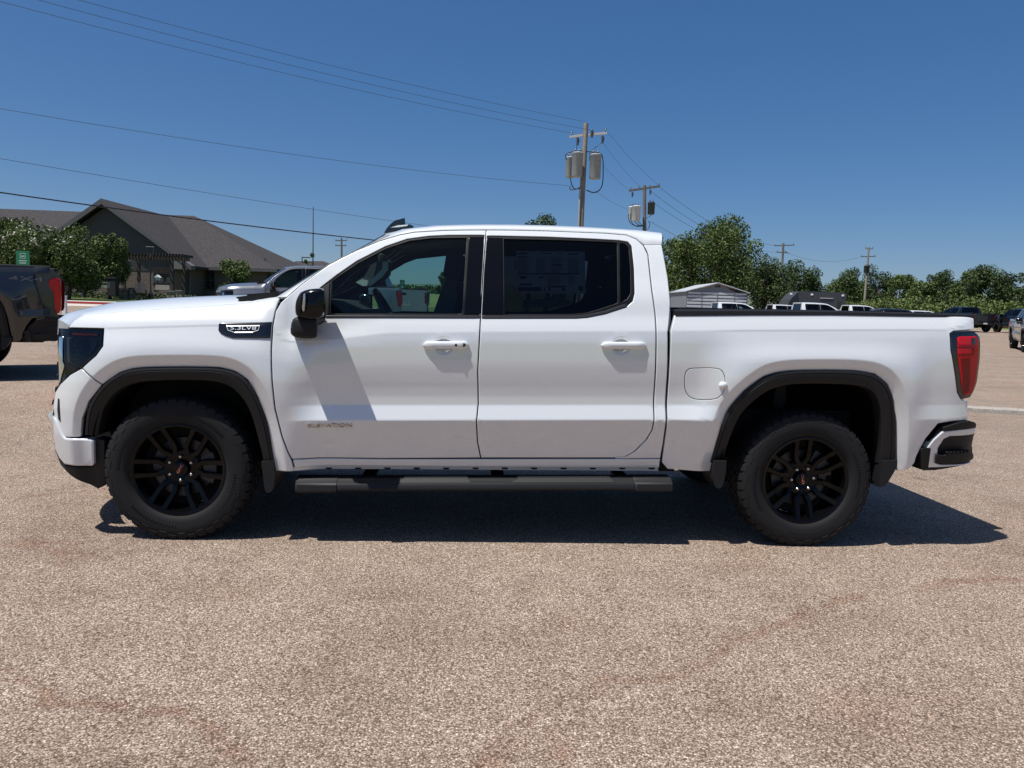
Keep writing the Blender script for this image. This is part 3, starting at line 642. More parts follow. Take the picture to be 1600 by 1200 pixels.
mb = MB(); mb.prism([(1.09, p0[2]-.05), (1.09, p0[2]), (p1[0], p1[2]), (2.84, p1[2]+.004), (2.84, 1.42)], 1, -.80, .80); mb.build('tonneau_cover', mat('black_vinyl', (.012, .012, .014), .6), TR)
# ---- underside
mb = MB(); mb.box(-2.3, 2.75, -.50, -.38, .46, .60); mb.box(-2.3, 2.75, .38, .50, .46, .60); mb.box(-1.25, 1.1, -.80, .80, .42, .50); mb.box(-2.55, -1.2, -.55, .55, .5, 1.1); mb.box(1.1, 2.8, -.6, .6, .62, .80)
mb.tube([(1.87, -.75, .41), (1.87, .75, .41)], .05, 8); mb.tube([(1.87, -.16, .41), (1.87, .16, .41)], .14, 10); mb.tube([(-1.87, -.72, .41), (-1.87, .72, .41)], .04, 8)
mb.build('chassis_frame', DARK, TR)
mb = MB(); mb.tube([(.3, .3, .42), (1.3, .38, .45), (2.2, .6, .5), (2.7, .68, .47)], .04, 8); mb.build('exhaust_pipe', DISC, TR, smooth=60)
# ---- running boards
def bar(x0, x1, prof, name, m, parent=TR, sm=30):
    mb = MB(); mb.loft([[(x0, y, z+.0185*x0) for y, z in prof], [(x1, y, z+.0185*x1) for y, z in prof]], True, True); return both(mb, name, m, parent, smooth=sm)
rbp = [(-1.020, .343), (-1.016, .366), (-1.008, .376), (-.995, .380), (-.97, .395), (-.87, .395), (-.865, .335), (-1.008, .330)]
xa, xb_ = -1.195, 1.03
RB = bar(xa+.24, xb_-.23, rbp, 'running_board', PLAST)
capm = mat('cap_plastic', (.014, .014, .015), .5, spec=.3)
for a, b in ((xa, xa+.238), (xb_-.228, xb_)):
    mb = MB(); pr = [(y-.004, z+(.003 if z > .35 else -.007)) for y, z in rbp]
    mb.loft([[(a, y+(.01), z+.0185*a) for y, z in pr], [(a+.015, y, z+.0185*a) for y, z in pr], [(b, y, z+.0185*b) for y, z in pr]], True, True)
    mb.build('board_end_cap', capm, RB[0], smooth=30); mb.build('board_end_cap', capm, RB[1], smooth=30, mirror=True)
stepm = mat('step_tread_plastic', (.020, .020, .020), .6, spec=.3)
for a, b in ((xa+.60, xa+1.00), (.08, .66)):
    mb = MB(); zz = .0185
    mb.loft([[(a-.02, -1.008, .379+zz*a), (b+.02, -1.008, .379+zz*b), (b, -.985, .401+zz*b), (a+.03, -.985, .401+zz*a)], [(a-.02, -.99, .370+zz*a), (b+.02, -.99, .370+zz*b), (b, -.90, .402+zz*b), (a+.03, -.90, .402+zz*a)]], True, True)
    mb.build('step_pad', stepm, RB[0], smooth=30); mb.build('step_pad', stepm, RB[1], smooth=30, mirror=True)
for xx in (-.8, 0., .8):
    mb = MB(); mb.box(xx-.04, xx+.04, -.86, -.50, .337, .355); both(mb, 'board_bracket', DARK, TR)
# ---- door handles
def handle(x0, x1, y0, y1, parent, keyed):
    a, b = onS(x0, (y0+y1)/2), onS(x1, (y0+y1)/2); zt_, zb = onS(x0, y0)[1], onS(x0, y1)[1]; hz = (zt_-zb)/2; rings = []; wb = float(W(a[0], a[1]))
    n = 15
    for i in range(n):
        t = i/(n-1); x = a[0]+(b[0]-a[0])*t; zc = a[1]+(b[1]-a[1])*t; w = wb; e = min(1, math.sqrt(max(0, min(t, 1-t)/.05)))*.999
        e = max(.15, min(1, e)); out = .006+.020*min(1, 4.5*min(t, 1-t)+.25)
        rings.append([(x, -(w+yo), zc+zo*hz*e) for yo, zo in ((-.008, 1.0), (out*.55, 1.0), (out*.9, .75), (out, .2), (out*.97, -.3), (out*.8, -.85), (out*.45, -1.0), (-.008, -1.0))])
    mb = MB().loft(rings, True, True)
    hs = [mb.build('door_handle', WHITE, parent[0], 50), mb.build('door_handle', WHITE, parent[1], 50, mirror=True)]
    if keyed:
        for t, r in ((.72, .008), (.89, .011)):
            x = a[0]+(b[0]-a[0])*t; zc = a[1]+(b[1]-a[1])*t; w = wb; o = .006+.020*min(1, 4.5*min(t, 1-t)+.25)
            mb = MB(); mb.lathe([(0.0005, -(w+o+.0015)), (r, -(w+o+.0015)), (r*1.05, -(w+o-.006))], 14, 'y', (x, 0, zc)); mb.build('handle_button', BLACKG, hs[0], 50)
handle(661, 732.5, 533, 545, FD, True); handle(939, 1009.5, 534, 545, RD, False)
# ---- mirror
def rr(L, ys, name, m, parent, sm=45, it=1):
    """outline at several depths: ys = list of (Y, shrink)"""
    mb = MB(); L3 = chaikin(L, it, True); c = L3.mean(0)
    rings = []
    for Y, k in ys:
        rings.append([tuple(onY(*(c+(q-c)*k), Y)) for q in L3])
    mb.loft(rings, True, True); return both(mb, name, m, parent, smooth=sm)
MR = rr([(461, 492), (461, 474), (467, 459), (473, 454.5), (485, 451), (503, 450), (508, 453), (509, 475), (508, 492), (497, 500), (478, 500), (468, 497)], [(-1.22, .72), (-1.21, .90), (-1.18, .975), (-1.13, 1.0), (-1.05, .99), (-.99, .93)], 'side_mirror', PILLAR, TR)
rr([(453, 519), (456, 500), (463, 495), (482, 492), (495, 494), (497, 503), (496, 525), (492, 529), (465, 529), (457, 525)], [(-1.17, .75), (-1.16, .93), (-1.12, 1.0), (-1.04, .98), (-.98, .85), (-.95, .7)], 'mirror_cap', PLAST, MR)
rr([(461.5, 473), (467, 460), (472, 458), (471, 488), (466, 494), (462, 490)], [(-1.232, .8), (-1.228, .98), (-1.16, 1.0)], 'mirror_scalp', PLAST, MR)
rr([(474, 458), (478, 458.5), (477, 476), (476, 486), (473, 487), (471.5, 482), (473, 470)], [(-1.239, .8), (-1.236, .98), (-1.16, 1.0)], 'mirror_turn_signal', mat('clear_lens', (.5, .5, .52), .1, metal=.7), MR)
mb = MB(); mb.tube([onY(484, 500, -1.15), onY(492, 500, -1.02), onY(500, 497, -.95)], .035, 10); both(mb, 'mirror_arm', PLAST, MR, smooth=60)
panel('mirror_sail', trace([(499, 453), (515, 441), (513.5, 491.5), (508.5, 492), (500, 470)]), PLAST, FD, off=.002, edge=.003)
# ---- badges
vent = [(341.5, 506.5), (345, 504.5), (425, 503), (423.5, 510), (422.4, 528.8), (364, 528.4), (352, 525), (344, 520.5), (341, 516)]
VB = panel('fender_vent', trace(vent, .004), BLACKG, FE, off=.008, edge=.006, round_=.006)
VB2 = panel('vent_inset', trace([(348, 508), (419, 507), (418, 526.5), (366, 526.5), (355, 523), (347, 517)], .004), BLACKG, FE, off=.0035+.006, edge=.003, round_=.002)
def onbody(px, py, off):
    x, z = onS(px, py, off); return Vector((x, -(float(W(x, z))+off), z))
def letter(body, px, py, size, name, m, parent, off, xs=1.0, roll=0.0, ext=.0015):
    p = onbody(px, py, off); h = .01
    zt1 = (float(W(p.x, p.z+h))-float(W(p.x, p.z-h)))/(2*h); xt1 = (float(W(p.x+h, p.z))-float(W(p.x-h, p.z)))/(2*h)
    X = Vector((1, -xt1, .02)).normalized(); Zu = Vector((0, -zt1, 1)); Zu = (Zu-X*Zu.dot(X)).normalized(); Nn = X.cross(Zu)
    M = Matrix(((X.x, Zu.x, Nn.x, p.x), (X.y, Zu.y, Nn.y, p.y), (X.z, Zu.z, Nn.z, p.z), (0, 0, 0, 1)))
    return text_mesh(body, name, m, parent, size, M, ext, xs)
letter('5.3LV8', 380, 512.8, .030, 'badge_lettering', SILVT, FE[0], .013, 1.75)
for L in ([(354, 509.5), (356.5, 516), (366, 519.3), (372, 519.3)], [(405.5, 509.5), (403.5, 516), (394, 519.3), (388, 519.3)], [(354, 509.5), (405.5, 509)]):
    mb = MB(); mb.tube([onbody(a, b, .0135) for a, b in L], .0022, 5); mb.build('badge_rim', SILVT, FE[0])
mb = MB(); mb.tube([onbody(367, 519.6, .0135), onbody(395, 519.4, .0135)], .0035, 5); mb.build('badge_bar', SILVT, FE[0])
EB = panel('door_badge', trace([(478.5, 660.5), (529, 660.5), (531, 659.5), (551, 659.5), (553.5, 663), (553, 670.3), (480, 671)], .0), WHITE, FD, off=.0012, edge=.002, round_=.001)
letter('ELEVATION', 515.5, 665.3, .034, 'badge_lettering', BADGE, FD[0], .006, 1.45, ext=.003)
# ---- aerial fin and roof lamp
mb = MB(); f0 = [onY(px, py, -.12)[[0, 2]] for px, py in [(600, 364), (604, 357), (610, 350), (617, 344.5), (632.5, 340.5), (633.5, 350.5), (634, 356)]]
c = np.array(f0).mean(0); mb.loft([[(c[0]+(p[0]-c[0])*k, -.12+yy, c[1]+(p[1]-c[1])*k) for p in f0] for yy, k in ((-.012, .9), (-.006, 1), (.006, 1), (.012, .9))], True, True); mb.build('aerial_fin', BLACKG, TR, smooth=40)
mb = MB(); f0 = [onY(px, py, -.16)[[0, 2]] for px, py in [(600, 364), (612, 354), (622, 351), (640, 350), (646, 352.5), (644, 358), (620, 360)]]
mb.loft([[(p[0], -.12+yy, p[1]+dz) for p in f0] for yy, dz in ((-.045, -.006), (-.03, 0), (.03, 0), (.045, -.006))], True, True); mb.build('aerial_base', BLACKG, TR, smooth=40)
mb = MB(); f0 = [onY(px, py, -.17)[[0, 2]] for px, py in [(610, 355.5), (622, 352), (638, 350.8), (636, 353), (622, 355)]]; mb.prism([tuple(p) for p in f0], 1, -.172, -.168); mb.build('aerial_trim', WHITE, TR)
# ---- wheels
def make_wheel():
    """built about the origin, outer face towards -y, rim flange at y = -0.125"""
    root = MB()
    # rim barrel, flange and lip
    root.lathe([(.238, .10), (.236, -.02), (.243, -.085), (.252, -.112), (.2645, -.1185), (.273, -.117), (.273, -.105), (.262, -.10)], 72)
    root.lathe([(.262, -.10), (.25, .0), (.255, .11)], 72)
    wheel = root.build('wheel', RIMB, None, smooth=35)
    # spokes: six split pairs
    def Q(r, t): return (r*math.cos(t), r*math.sin(t))
    mb = MB()
    def spokebar(pts, hw, ytop, depth):
        P = np.array(pts, float); n = len(P); rings = []
        for i in range(n):
            d = P[min(i+1, n-1)]-P[max(i-1, 0)]; d /= np.linalg.norm(d); nn = np.array([-d[1], d[0]]); r = np.linalg.norm(P[i])
            h = hw[i]; y = ytop[i]
            rings.append([(P[i][0]+nn[0]*o, yy, P[i][1]+nn[1]*o) for o, yy in ((-h*1.25, y+depth), (-h*1.1, y+.008), (-h*.85, y), (h*.85, y), (h*1.1, y+.008), (h*1.25, y+depth))])
        mb.loft(rings, True, True)
    for k in range(6):
        a = k*math.pi/3; ca, sa = math.cos(a), math.sin(a)
        def T(u, v): return (u*ca-v*sa, u*sa+v*ca)
        for s in (-1, 1):
            spokebar([T(.080, s*.012), T(.105, s*.022), T(.128, s*.036), T(.155, s*.0395), T(.205, s*.041), T(.248, s*.0425)], [.014, .0145, .0145, .014, .014, .017], [-.060, -.068, -.078, -.085, -.098, -.110], .035)
    mb.build('spokes', RIMB, wheel, smooth=30)
    mb = MB(); mb.lathe([(.0005, -.058), (.050, -.058), (.058, -.062), (.100, -.060), (.112, -.050), (.115, .0)], 36); mb.build('hub', RIMB, wheel, smooth=30)
    mb = MB(); mb.lathe([(.0005, -.082), (.034, -.082), (.041, -.078), (.043, -.055)], 30); mb.build('centre_cap', RIMB, wheel, smooth=40)
    text_mesh('GMC', 'cap_lettering', REDT, wheel, .022, Matrix.Translation((0, -.0825, 0)) @ Matrix.Rotation(R(-62), 4, 'Y') @ Matrix.Rotation(R(90), 4, 'X'), .0008, 1.3)
    for k in range(6):
        t = math.pi/6+k*math.pi/3; m2 = MB(); m2.lathe([(.0005, -.083), (.006, -.083), (.0095, -.078), (.0105, -.060)], 10, 'y', (.070*math.cos(t), 0, .070*math.sin(t))); m2.build('lug_nut', STEEL, wheel, smooth=30)
    mb = MB(); mb.lathe([(.05, -.02), (.175, -.02), (.178, -.015), (.178, .012), (.05, .012)], 48); mb.build('brake_disc', DISC, wheel, smooth=30)
    mb = MB()
    rings = [[(rr_*math.cos(t), y, rr_*math.sin(t)) for rr_, y in ((.12, -.045), (.195, -.045), (.205, -.03), (.205, .03), (.12, .03))] for t in np.linspace(-.5, .5, 8)]
    mb.loft(rings, True, True); mb.build('brake_caliper', mat('caliper_grey', (.05, .05, .05), .5, metal=.3), wheel, smooth=40)
    mb = MB(); mb.lathe([(.0005, .02), (.236, .02), (.236, .03), (.0005, .03)], 36); mb.build('brake_shield', DARK, wheel)
    # tyre
    prof = [(.262, .10), (.268, .118), (.30, .135), (.345, .139), (.385, .132), (.405, .118), (.410, .09), (.411, 0), (.410, -.09), (.405, -.118), (.396, -.127), (.385, -.1325), (.365, -.1365), (.345, -.1385), (.335, -.1375), (.31, -.1365), (.295, -.133), (.282, -.126), (.272, -.114), (.262, -.100)]
    mb = MB().lathe(prof, 96); ty = mb.build('tyre', RUBBER, wheel, smooth=35)
    mb = MB(); nb = 44
    for k in range(nb):
        t0 = 2*math.pi*k/nb; dt = 2*math.pi/nb; big = k % 2
        def blk(ta, tb, ra, ya, rb_, yb, rc, yc, ins):
            mb.loft([[(r*math.cos(t), y, r*math.sin(t)) for r, y in ((ra-ins, ya+ins), (ra, ya), (rb_, yb), (rc, yc), (rc-.012, yc))] for t in (ta, ta+(tb-ta)*.08, tb-(tb-ta)*.08, tb)], True, True)
        blk(t0+.06*dt, t0+.80*dt, .372 if big else .385, -.1375 if big else -.1345, .410, -.122, .4195, -.100, .003)
        blk(t0+.06*dt, t0+.80*dt, .372 if big else .385, .1375 if big else .1345, .410, .122, .4195, .100, .003)
        for j, yc in enumerate((-.072, -.024, .024, .072)):
            o = (j % 2)*.5*dt; ta, tb = t0+o+.1*dt, t0+o+.82*dt; sk = .25*dt*(1 if j < 2 else -1)
            mb.loft([[(rr_*math.cos(t+sk*(yy-yc)/.02), yy, rr_*math.sin(t+sk*(yy-yc)/.02)) for rr_, yy in ((.408, yc-.018), (.4195, yc-.017), (.4195, yc+.017), (.408, yc+.018))] for t in (ta, tb)], True, True)
    # raised wedges on the sidewall shoulder
    mb.build('tread', RUBBER, wheel, smooth=30)['kind'] = 'stuff'
    mb = MB()
    for k in range(120):
        t = 2*math.pi*k/120
        if k % 30 < 13: continue
        mb.loft([[(r*math.cos(t+o), y, r*math.sin(t+o)) for r, y in ((.318, -.1372), (.322, -.1392), (.338, -.1397), (.342, -.138))] for o in (0, .018)], True, True)
    mb.build('sidewall_ribs', RUBBER, wheel)['kind'] = 'stuff'
    return wheel
WY, WZ = -.848, .413
w0 = make_wheel(); wheels = []
for i, (x, s, rot) in enumerate(((-1.8725, 1, 0), (1.8725, 1, -35), (-1.8725, -1, 20), (1.8725, -1, 40))):
    w = w0 if i == 0 else copy_tree(w0)
    w.parent = TR; w.location = (x, s*WY, WZ); w.rotation_euler = (0, R(rot), 0 if s == 1 else math.pi); wheels.append(w)
# keep the brake caliper at the rear edge of every wheel whatever the wheel's rotation

# ------------------------------------------------------------------ ground
def sheet(name, xs, ys, dz, m, keep=None):
    X, Y = np.meshgrid(xs, ys); Z = H(X, Y)+dz; nx, ny = len(xs), len(ys)
    V = np.stack([X.ravel(), Y.ravel(), Z.ravel()], 1); fs = []
    for j in range(ny-1):
        for i in range(nx-1):
            if keep is None or keep(.5*(xs[i]+xs[i+1]), .5*(ys[j]+ys[j+1])): fs.append((j*nx+i, j*nx+i+1, (j+1)*nx+i+1, (j+1)*nx+i))
    me = bpy.data.meshes.new(name); me.from_pydata([tuple(v) for v in V], [], fs); me.polygons.foreach_set('use_smooth', [True]*len(me.polygons))
    o = link(name, me, m); o['kind'] = 'structure'; return o
def gnd(px, py):
    """ground point under an image position"""
    d = ray(px, py); t = 2.0
    for _ in range(60):
        p = CAM+d*t; t += (p[2]-Hs(p[0], p[1]))/max(.02, -d[2])*.6
        t = min(max(t, .5), 400)
    return CAM+d*t
AGG = mat('exposed_aggregate', rough=.85, spec=.3); N, L, b = nodes(AGG)
tc = N.new('ShaderNodeTexCoord')
def vor(scale, feat='F1', rand=1.0):
    v = N.new('ShaderNodeTexVoronoi'); v.feature = feat; v.inputs['Scale'].default_value = scale; v.inputs['Randomness'].default_value = rand; L.new(tc.outputs['Object'], v.inputs['Vector']); return v
def noi(scale, det=4, rough=.55, vec=None):
    n = N.new('ShaderNodeTexNoise'); n.inputs['Scale'].default_value = scale; n.inputs['Detail'].default_value = det; n.inputs['Roughness'].default_value = rough; L.new(vec or tc.outputs['Object'], n.inputs['Vector']); return n
def ramp(src, stops):
    r = N.new('ShaderNodeValToRGB'); e = r.color_ramp.elements
    while len(e) < len(stops): e.new(.5)
    for q, (p, c) in zip(e, stops): q.position = p; q.color = (*c, 1) if not isinstance(c, float) else (c, c, c, 1)
    L.new(src, r.inputs[0]); return r
def mixc(fac, a, b_, mode='MIX'):
    m_ = N.new('ShaderNodeMix'); m_.data_type = 'RGBA'; m_.blend_type = mode; 
    (L.new(fac, m_.inputs[0]) if not isinstance(fac, float) else setattr(m_.inputs[0], 'default_value', fac))
    for v, s in ((a, 6), (b_, 7)):
        if isinstance(v, tuple): m_.inputs[s].default_value = (*v, 1)
        else: L.new(v, m_.inputs[s])
    return m_.outputs[2]
def mth(op, a, b_=None):
    m_ = N.new('ShaderNodeMath'); m_.operation = op
    for i, v in enumerate((a, b_)):
        if v is None: continue
        if isinstance(v, (int, float)): m_.inputs[i].default_value = v
        else: L.new(v, m_.inputs[i])
    return m_.outputs[0]
v1 = vor(132); sep = N.new('ShaderNodeSeparateColor'); L.new(v1.outputs['Color'], sep.inputs[0])
peb = ramp(sep.outputs[0], [(0, (.10, .078, .062)), (.16, (.22, .17, .135)), (.38, (.325, .255, .20)), (.6, (.40, .322, .26)), (.8, (.52, .43, .36)), (.95, (.72, .62, .53))])
v2 = vor(215); sep2 = N.new('ShaderNodeSeparateColor'); L.new(v2.outputs['Color'], sep2.inputs[0])
peb2 = ramp(sep2.outputs[1], [(0, (.12, .09, .07)), (.3, (.28, .22, .17)), (.7, (.39, .32, .255)), (1, (.62, .54, .46))])
pc = mixc(ramp(noi(60, 2).outputs[0], [(.45, 0.0), (.55, 1.0)]).outputs[0], peb.outputs[0], peb2.outputs[0])
# dark joints between the pebbles
gap = ramp(v1.outputs['Distance'], [(.0, (1, 1, 1)), (.42, (1, 1, 1)), (.62, (.42, .36, .31)), (.8, (.30, .25, .21))]); pc = mixc(.8, pc, gap.outputs[0], 'MULTIPLY')
big = ramp(noi(.55, 5, .6).outputs[0], [(.28, (.80, .77, .75)), (.5, (1, .985, .97)), (.75, (1.10, 1.08, 1.05))]); pc = mixc(1.0, pc, big.outputs[0], 'MULTIPLY')
med = ramp(noi(3.2, 4).outputs[0], [(.3, (.88, .85, .83)), (.6, (1.03, 1.02, 1.01))]); pc = mixc(1.0, pc, med.outputs[0], 'MULTIPLY')
trk = noi(1.0, 3); mpt = N.new('ShaderNodeMapping'); mpt.inputs['Scale'].default_value = (.10, 1.5, 1); mpt.inputs['Rotation'].default_value = (0, 0, .12); L.new(tc.outputs['Object'], mpt.inputs[0]); L.new(mpt.outputs[0], trk.inputs['Vector'])
pc = mixc(1.0, pc, ramp(trk.outputs[0], [(.36, (.93, .92, .91)), (.52, (1, 1, 1))]).outputs[0], 'MULTIPLY')
spo = vor(.75); pc = mixc(1.0, pc, ramp(spo.outputs['Distance'], [(.03, (.62, .59, .57)), (.075, (1, 1, 1))]).outputs[0], 'MULTIPLY')
pc = mixc(.35, pc, mixc(ramp(noi(.9, 5).outputs[0], [(.52, 0.0), (.68, 1.0)]).outputs[0], pc, mixc(1.0, pc, (.95, .74, .66), 'MULTIPLY')))
# reddish stains that follow hairline cracks in the slab
wv_ = N.new('ShaderNodeVectorMath'); wv_.operation = 'MULTIPLY_ADD'; nw = noi(2.3, 4); L.new(nw.outputs['Color'], wv_.inputs[0]); wv_.inputs[1].default_value = (.34, .34, 0); 
sb_ = N.new('ShaderNodeVectorMath'); sb_.operation = 'ADD'; L.new(tc.outputs['Object'], sb_.inputs[0]); sb_.inputs[1].default_value = (-.17, -.17, 0); L.new(sb_.outputs[0], wv_.inputs[2])
sx = N.new('ShaderNodeSeparateXYZ'); L.new(wv_.outputs[0], sx.inputs[0])
def seg(p, q, wid):
    d = q-p; ln = math.hypot(d[0], d[1]); ux, uy = d[0]/ln, d[1]/ln
    dx_ = mth('SUBTRACT', sx.outputs[0], float(p[0])); dy_ = mth('SUBTRACT', sx.outputs[1], float(p[1]))
    al = mth('ADD', mth('MULTIPLY', dx_, ux), mth('MULTIPLY', dy_, uy)); ac = mth('ABSOLUTE', mth('SUBTRACT', mth('MULTIPLY', dx_, uy), mth('MULTIPLY', dy_, ux)))
    ex = mth('MAXIMUM', mth('SUBTRACT', mth('ABSOLUTE', mth('SUBTRACT', al, ln/2)), ln/2), 0.0)
    dist = mth('ADD', ac, ex); m_ = N.new('ShaderNodeMapRange'); m_.inputs[1].default_value = wid*.25; m_.inputs[2].default_value = wid; m_.inputs[3].default_value = 1; m_.inputs[4].default_value = 0; L.new(dist, m_.inputs[0]); return m_.outputs[0]
stain = None
for Ls, wid in (([(1600, 905), (1400, 918), (1290, 945), (1180, 990), (1090, 1030), (1000, 1058), (905, 1095), (800, 1150), (740, 1200)], .055), ([(0, 1045), (60, 1070), (110, 1105), (190, 1118), (290, 1118), (330, 1150), (370, 1195)], .05), ([(870, 1130), (850, 1200)], .10), ([(0, 848), (95, 850), (125, 880)], .16), ([(40, 775), (170, 765)], .05)):
    P = [gnd(*q) for q in Ls]
    for p, q in zip(P[:-1], P[1:]):
        s_ = seg(p, q, wid); stain = s_ if stain is None else mth('MAXIMUM', stain, s_)
brk = ramp(noi(5.5, 4).outputs[0], [(.36, 0.0), (.58, 1.0)]); stain = mth('MULTIPLY', mth('MULTIPLY', stain, brk.outputs[0]), .58)
pc = mixc(stain, pc, mixc(1.0, pc, (.66, .47, .39), 'MULTIPLY'))
L.new(pc, b.inputs['Base Color'])
hgt = mth('SUBTRACT', 1.0, v1.outputs['Distance']); hgt = mth('ADD', mth('MULTIPLY', hgt, 1.0), mth('MULTIPLY', sep.outputs[2], .5))
bp = N.new('ShaderNodeBump'); bp.inputs['Strength'].default_value = .7; bp.inputs['Distance'].default_value = .004; L.new(hgt, bp.inputs['Height']); L.new(bp.outputs[0], b.inputs['Normal'])
FIELD = vary(mat('field_grass', rough=.95, spec=.2), .12, (.10, .13, .035), (.19, .20, .07), 6)
gx = np.unique(np.r_[np.arange(-40, 50.1, 1.0)]); gy = np.unique(np.r_[np.arange(-14, 8, 0.7), np.arange(8, 74.1, 1.5)])
sheet('parking_lot', gx, gy, 0.0, AGG)
ex = np.unique(np.r_[-3000, -1500, -700, -300, np.arange(-150, 151, 10), 300, 700, 1500, 3000]); ey = np.unique(np.r_[-1500, -500, -150, -60, np.arange(-30, 161, 10), 300, 700, 1500, 3000])
sheet('field', ex, ey, -.08, FIELD)

# ------------------------------------------------------------------ vegetation
def leafmat(name, c1, c2, c3):
    m = mat(name, rough=.6, spec=.25); N, L, b = nodes(m)
    tc = N.new('ShaderNodeTexCoord'); n = N.new('ShaderNodeTexNoise'); n.inputs['Scale'].default_value = .9; n.inputs['Detail'].default_value = 3; L.new(tc.outputs['Object'], n.inputs['Vector'])
    a = N.new('ShaderNodeAttribute'); a.attribute_name = 'leaf_tone'
    r = N.new('ShaderNodeValToRGB'); e = r.color_ramp.elements; e.new(.5)
    for q, p, c in zip(e, (.1, .5, .95), (c1, c2, c3)): q.position = p; q.color = (*c, 1)
    ma = N.new('ShaderNodeMath'); ma.operation = 'MULTIPLY_ADD'; ma.inputs[1].default_value = .6; L.new(a.outputs['Fac'], ma.inputs[0])
    mb_ = N.new('ShaderNodeMath'); mb_.operation = 'MULTIPLY_ADD'; mb_.inputs[1].default_value = .9; mb_.inputs[2].default_value = -.25; L.new(n.outputs[0], mb_.inputs[0])
    L.new(mb_.outputs[0], ma.inputs[2]); L.new(ma.outputs[0], r.inputs[0]); L.new(r.outputs[0], b.inputs['Base Color'])
    b.inputs['Subsurface Weight'].default_value = 0
    return m
OAK = leafmat('oak_leaf', (.022, .040, .010), (.068, .105, .026), (.15, .19, .05))
DARKLEAF = leafmat('dark_leaf', (.016, .030, .010), (.046, .076, .022), (.10, .135, .040))
PALELEAF = leafmat('pale_leaf', (.034, .054, .014), (.09, .125, .034), (.18, .21, .065))
BARK = vary(mat('bark', rough=.9), 6, (.06, .045, .035), (.13, .10, .08), 4)
FLOWER = mat('white_flower', (.62, .58, .52), .8)
def leaves_mesh(name, centres, sizes, m, parent, flat=.0):
    n = len(centres); C_ = np.asarray(centres); s = np.asarray(sizes)[:, None]
    a = rng.normal(size=(n, 3)); a /= np.linalg.norm(a, axis=1)[:, None]; b_ = rng.normal(size=(n, 3)); b_ -= a*(a*b_).sum(1)[:, None]; b_ /= np.linalg.norm(b_, axis=1)[:, None]
    nrm = np.cross(a, b_)
    q = np.stack([C_-a*s*.9, C_+b_*s*.48+nrm*s*.12, C_+a*s*.9, C_-b_*s*.48+nrm*s*.12], 1).reshape(-1, 3)
    me = bpy.data.meshes.new(name); me.vertices.add(4*n); me.vertices.foreach_set('co', q.astype(np.float32).ravel())
    me.loops.add(4*n); me.loops.foreach_set('vertex_index', np.arange(4*n, dtype=np.int32)); me.polygons.add(n)
    me.polygons.foreach_set('loop_start', np.arange(0, 4*n, 4, dtype=np.int32)); me.polygons.foreach_set('loop_total', np.full(n, 4, np.int32)); me.update(calc_edges=True)
    at_ = me.attributes.new('leaf_tone', 'FLOAT', 'FACE'); at_.data.foreach_set('value', rng.random(n).astype(np.float32))
    return link(name, me, m, parent)
def lobes(nl, rx, ry, rz, cz, seed, inner=.74):
    r_ = np.random.default_rng(seed); out = []
    for i in range(nl):
        v = r_.normal(size=3); v /= np.linalg.norm(v); v *= r_.uniform(.25, 1.0)**.5*inner
        out.append((np.array([v[0]*rx, v[1]*ry, cz+v[2]*rz]), r_.uniform(.14, .42)*np.array([rx, ry, rz]).mean()*np.array([1.1, 1.1, .85])))
    return out
def crown(lb, n, seed):
    r_ = np.random.default_rng(seed); vol = np.array([l[1].prod()**(2/3) for l in lb]); k = r_.choice(len(lb), n, p=vol/vol.sum())
    v = r_.normal(size=(n, 3)); v /= np.linalg.norm(v, axis=1)[:, None]; rr_ = r_.uniform(.25, 1.12, n)**.55
    c = np.array([l[0] for l in lb])[k]; R_ = np.array([l[1] for l in lb])[k]
    return c+v*R_*rr_[:, None]
def tree(name, label, px, py_top, depth, half_w_px, m, seed, n=5000, leaf=.16, base=None, crown_frac=.8, group=None, nl=26, trunk=True, cat='tree', flowers=0):
    t = at(px, py_top, depth); x, y = t[0], t[1]; g = Hs(x, y) if base is None else base
    hgt = t[2]-g; rx = half_w_px*depth/F; rz = hgt*crown_frac/2; cz = hgt-rz
    root = thing(name, label, cat, (x, y, g), group=group)
    lb = lobes(nl, rx*.86, rx*.8, rz*.92, cz, seed)
    P = crown(lb, n, seed); P = P[P[:, 2] > .1]
    top_ = np.percentile(P[:, 2], 99.7); P[:, 2] = np.where(P[:, 2] > hgt*.4, hgt*.4+(P[:, 2]-hgt*.4)*(hgt*.6)/max(.1, top_-hgt*.4), P[:, 2])
    leaves_mesh('crown', P, rng.uniform(.55, 1.3, len(P))*leaf, m, root)
    mb = MB(); tr = max(.05, hgt*.022)
    if trunk:
        mb.tube([(0, 0, -.1), (.03*hgt, 0, hgt*.2), (0, .02*hgt, hgt*.45), (.02*hgt, 0, hgt*.7)], [tr*1.25, tr, tr*.8, tr*.35], 8)
        for i, (c, r) in enumerate(lb[:9]): mb.tube([(.01*hgt, 0, hgt*(.22+.04*i)), tuple(np.array([c[0]*.5, c[1]*.5, (hgt*(.22+.04*i)+c[2])/2+.1])), tuple(c)], [tr*.6, tr*.4, tr*.15], 6)
        mb.build('trunk', BARK, root, smooth=60)
    if flowers:
        k = P[:, 2] > np.percentile(P[:, 2], 55); Q = P[k]; Q = Q[np.random.default_rng(seed).choice(len(Q), flowers)]
        Q = np.repeat(Q, 5, 0)+rng.normal(size=(flowers*5, 3))*.07
        leaves_mesh('blossom', Q, rng.uniform(.06, .11, len(Q)), FLOWER, root)['kind'] = 'stuff'
    return root

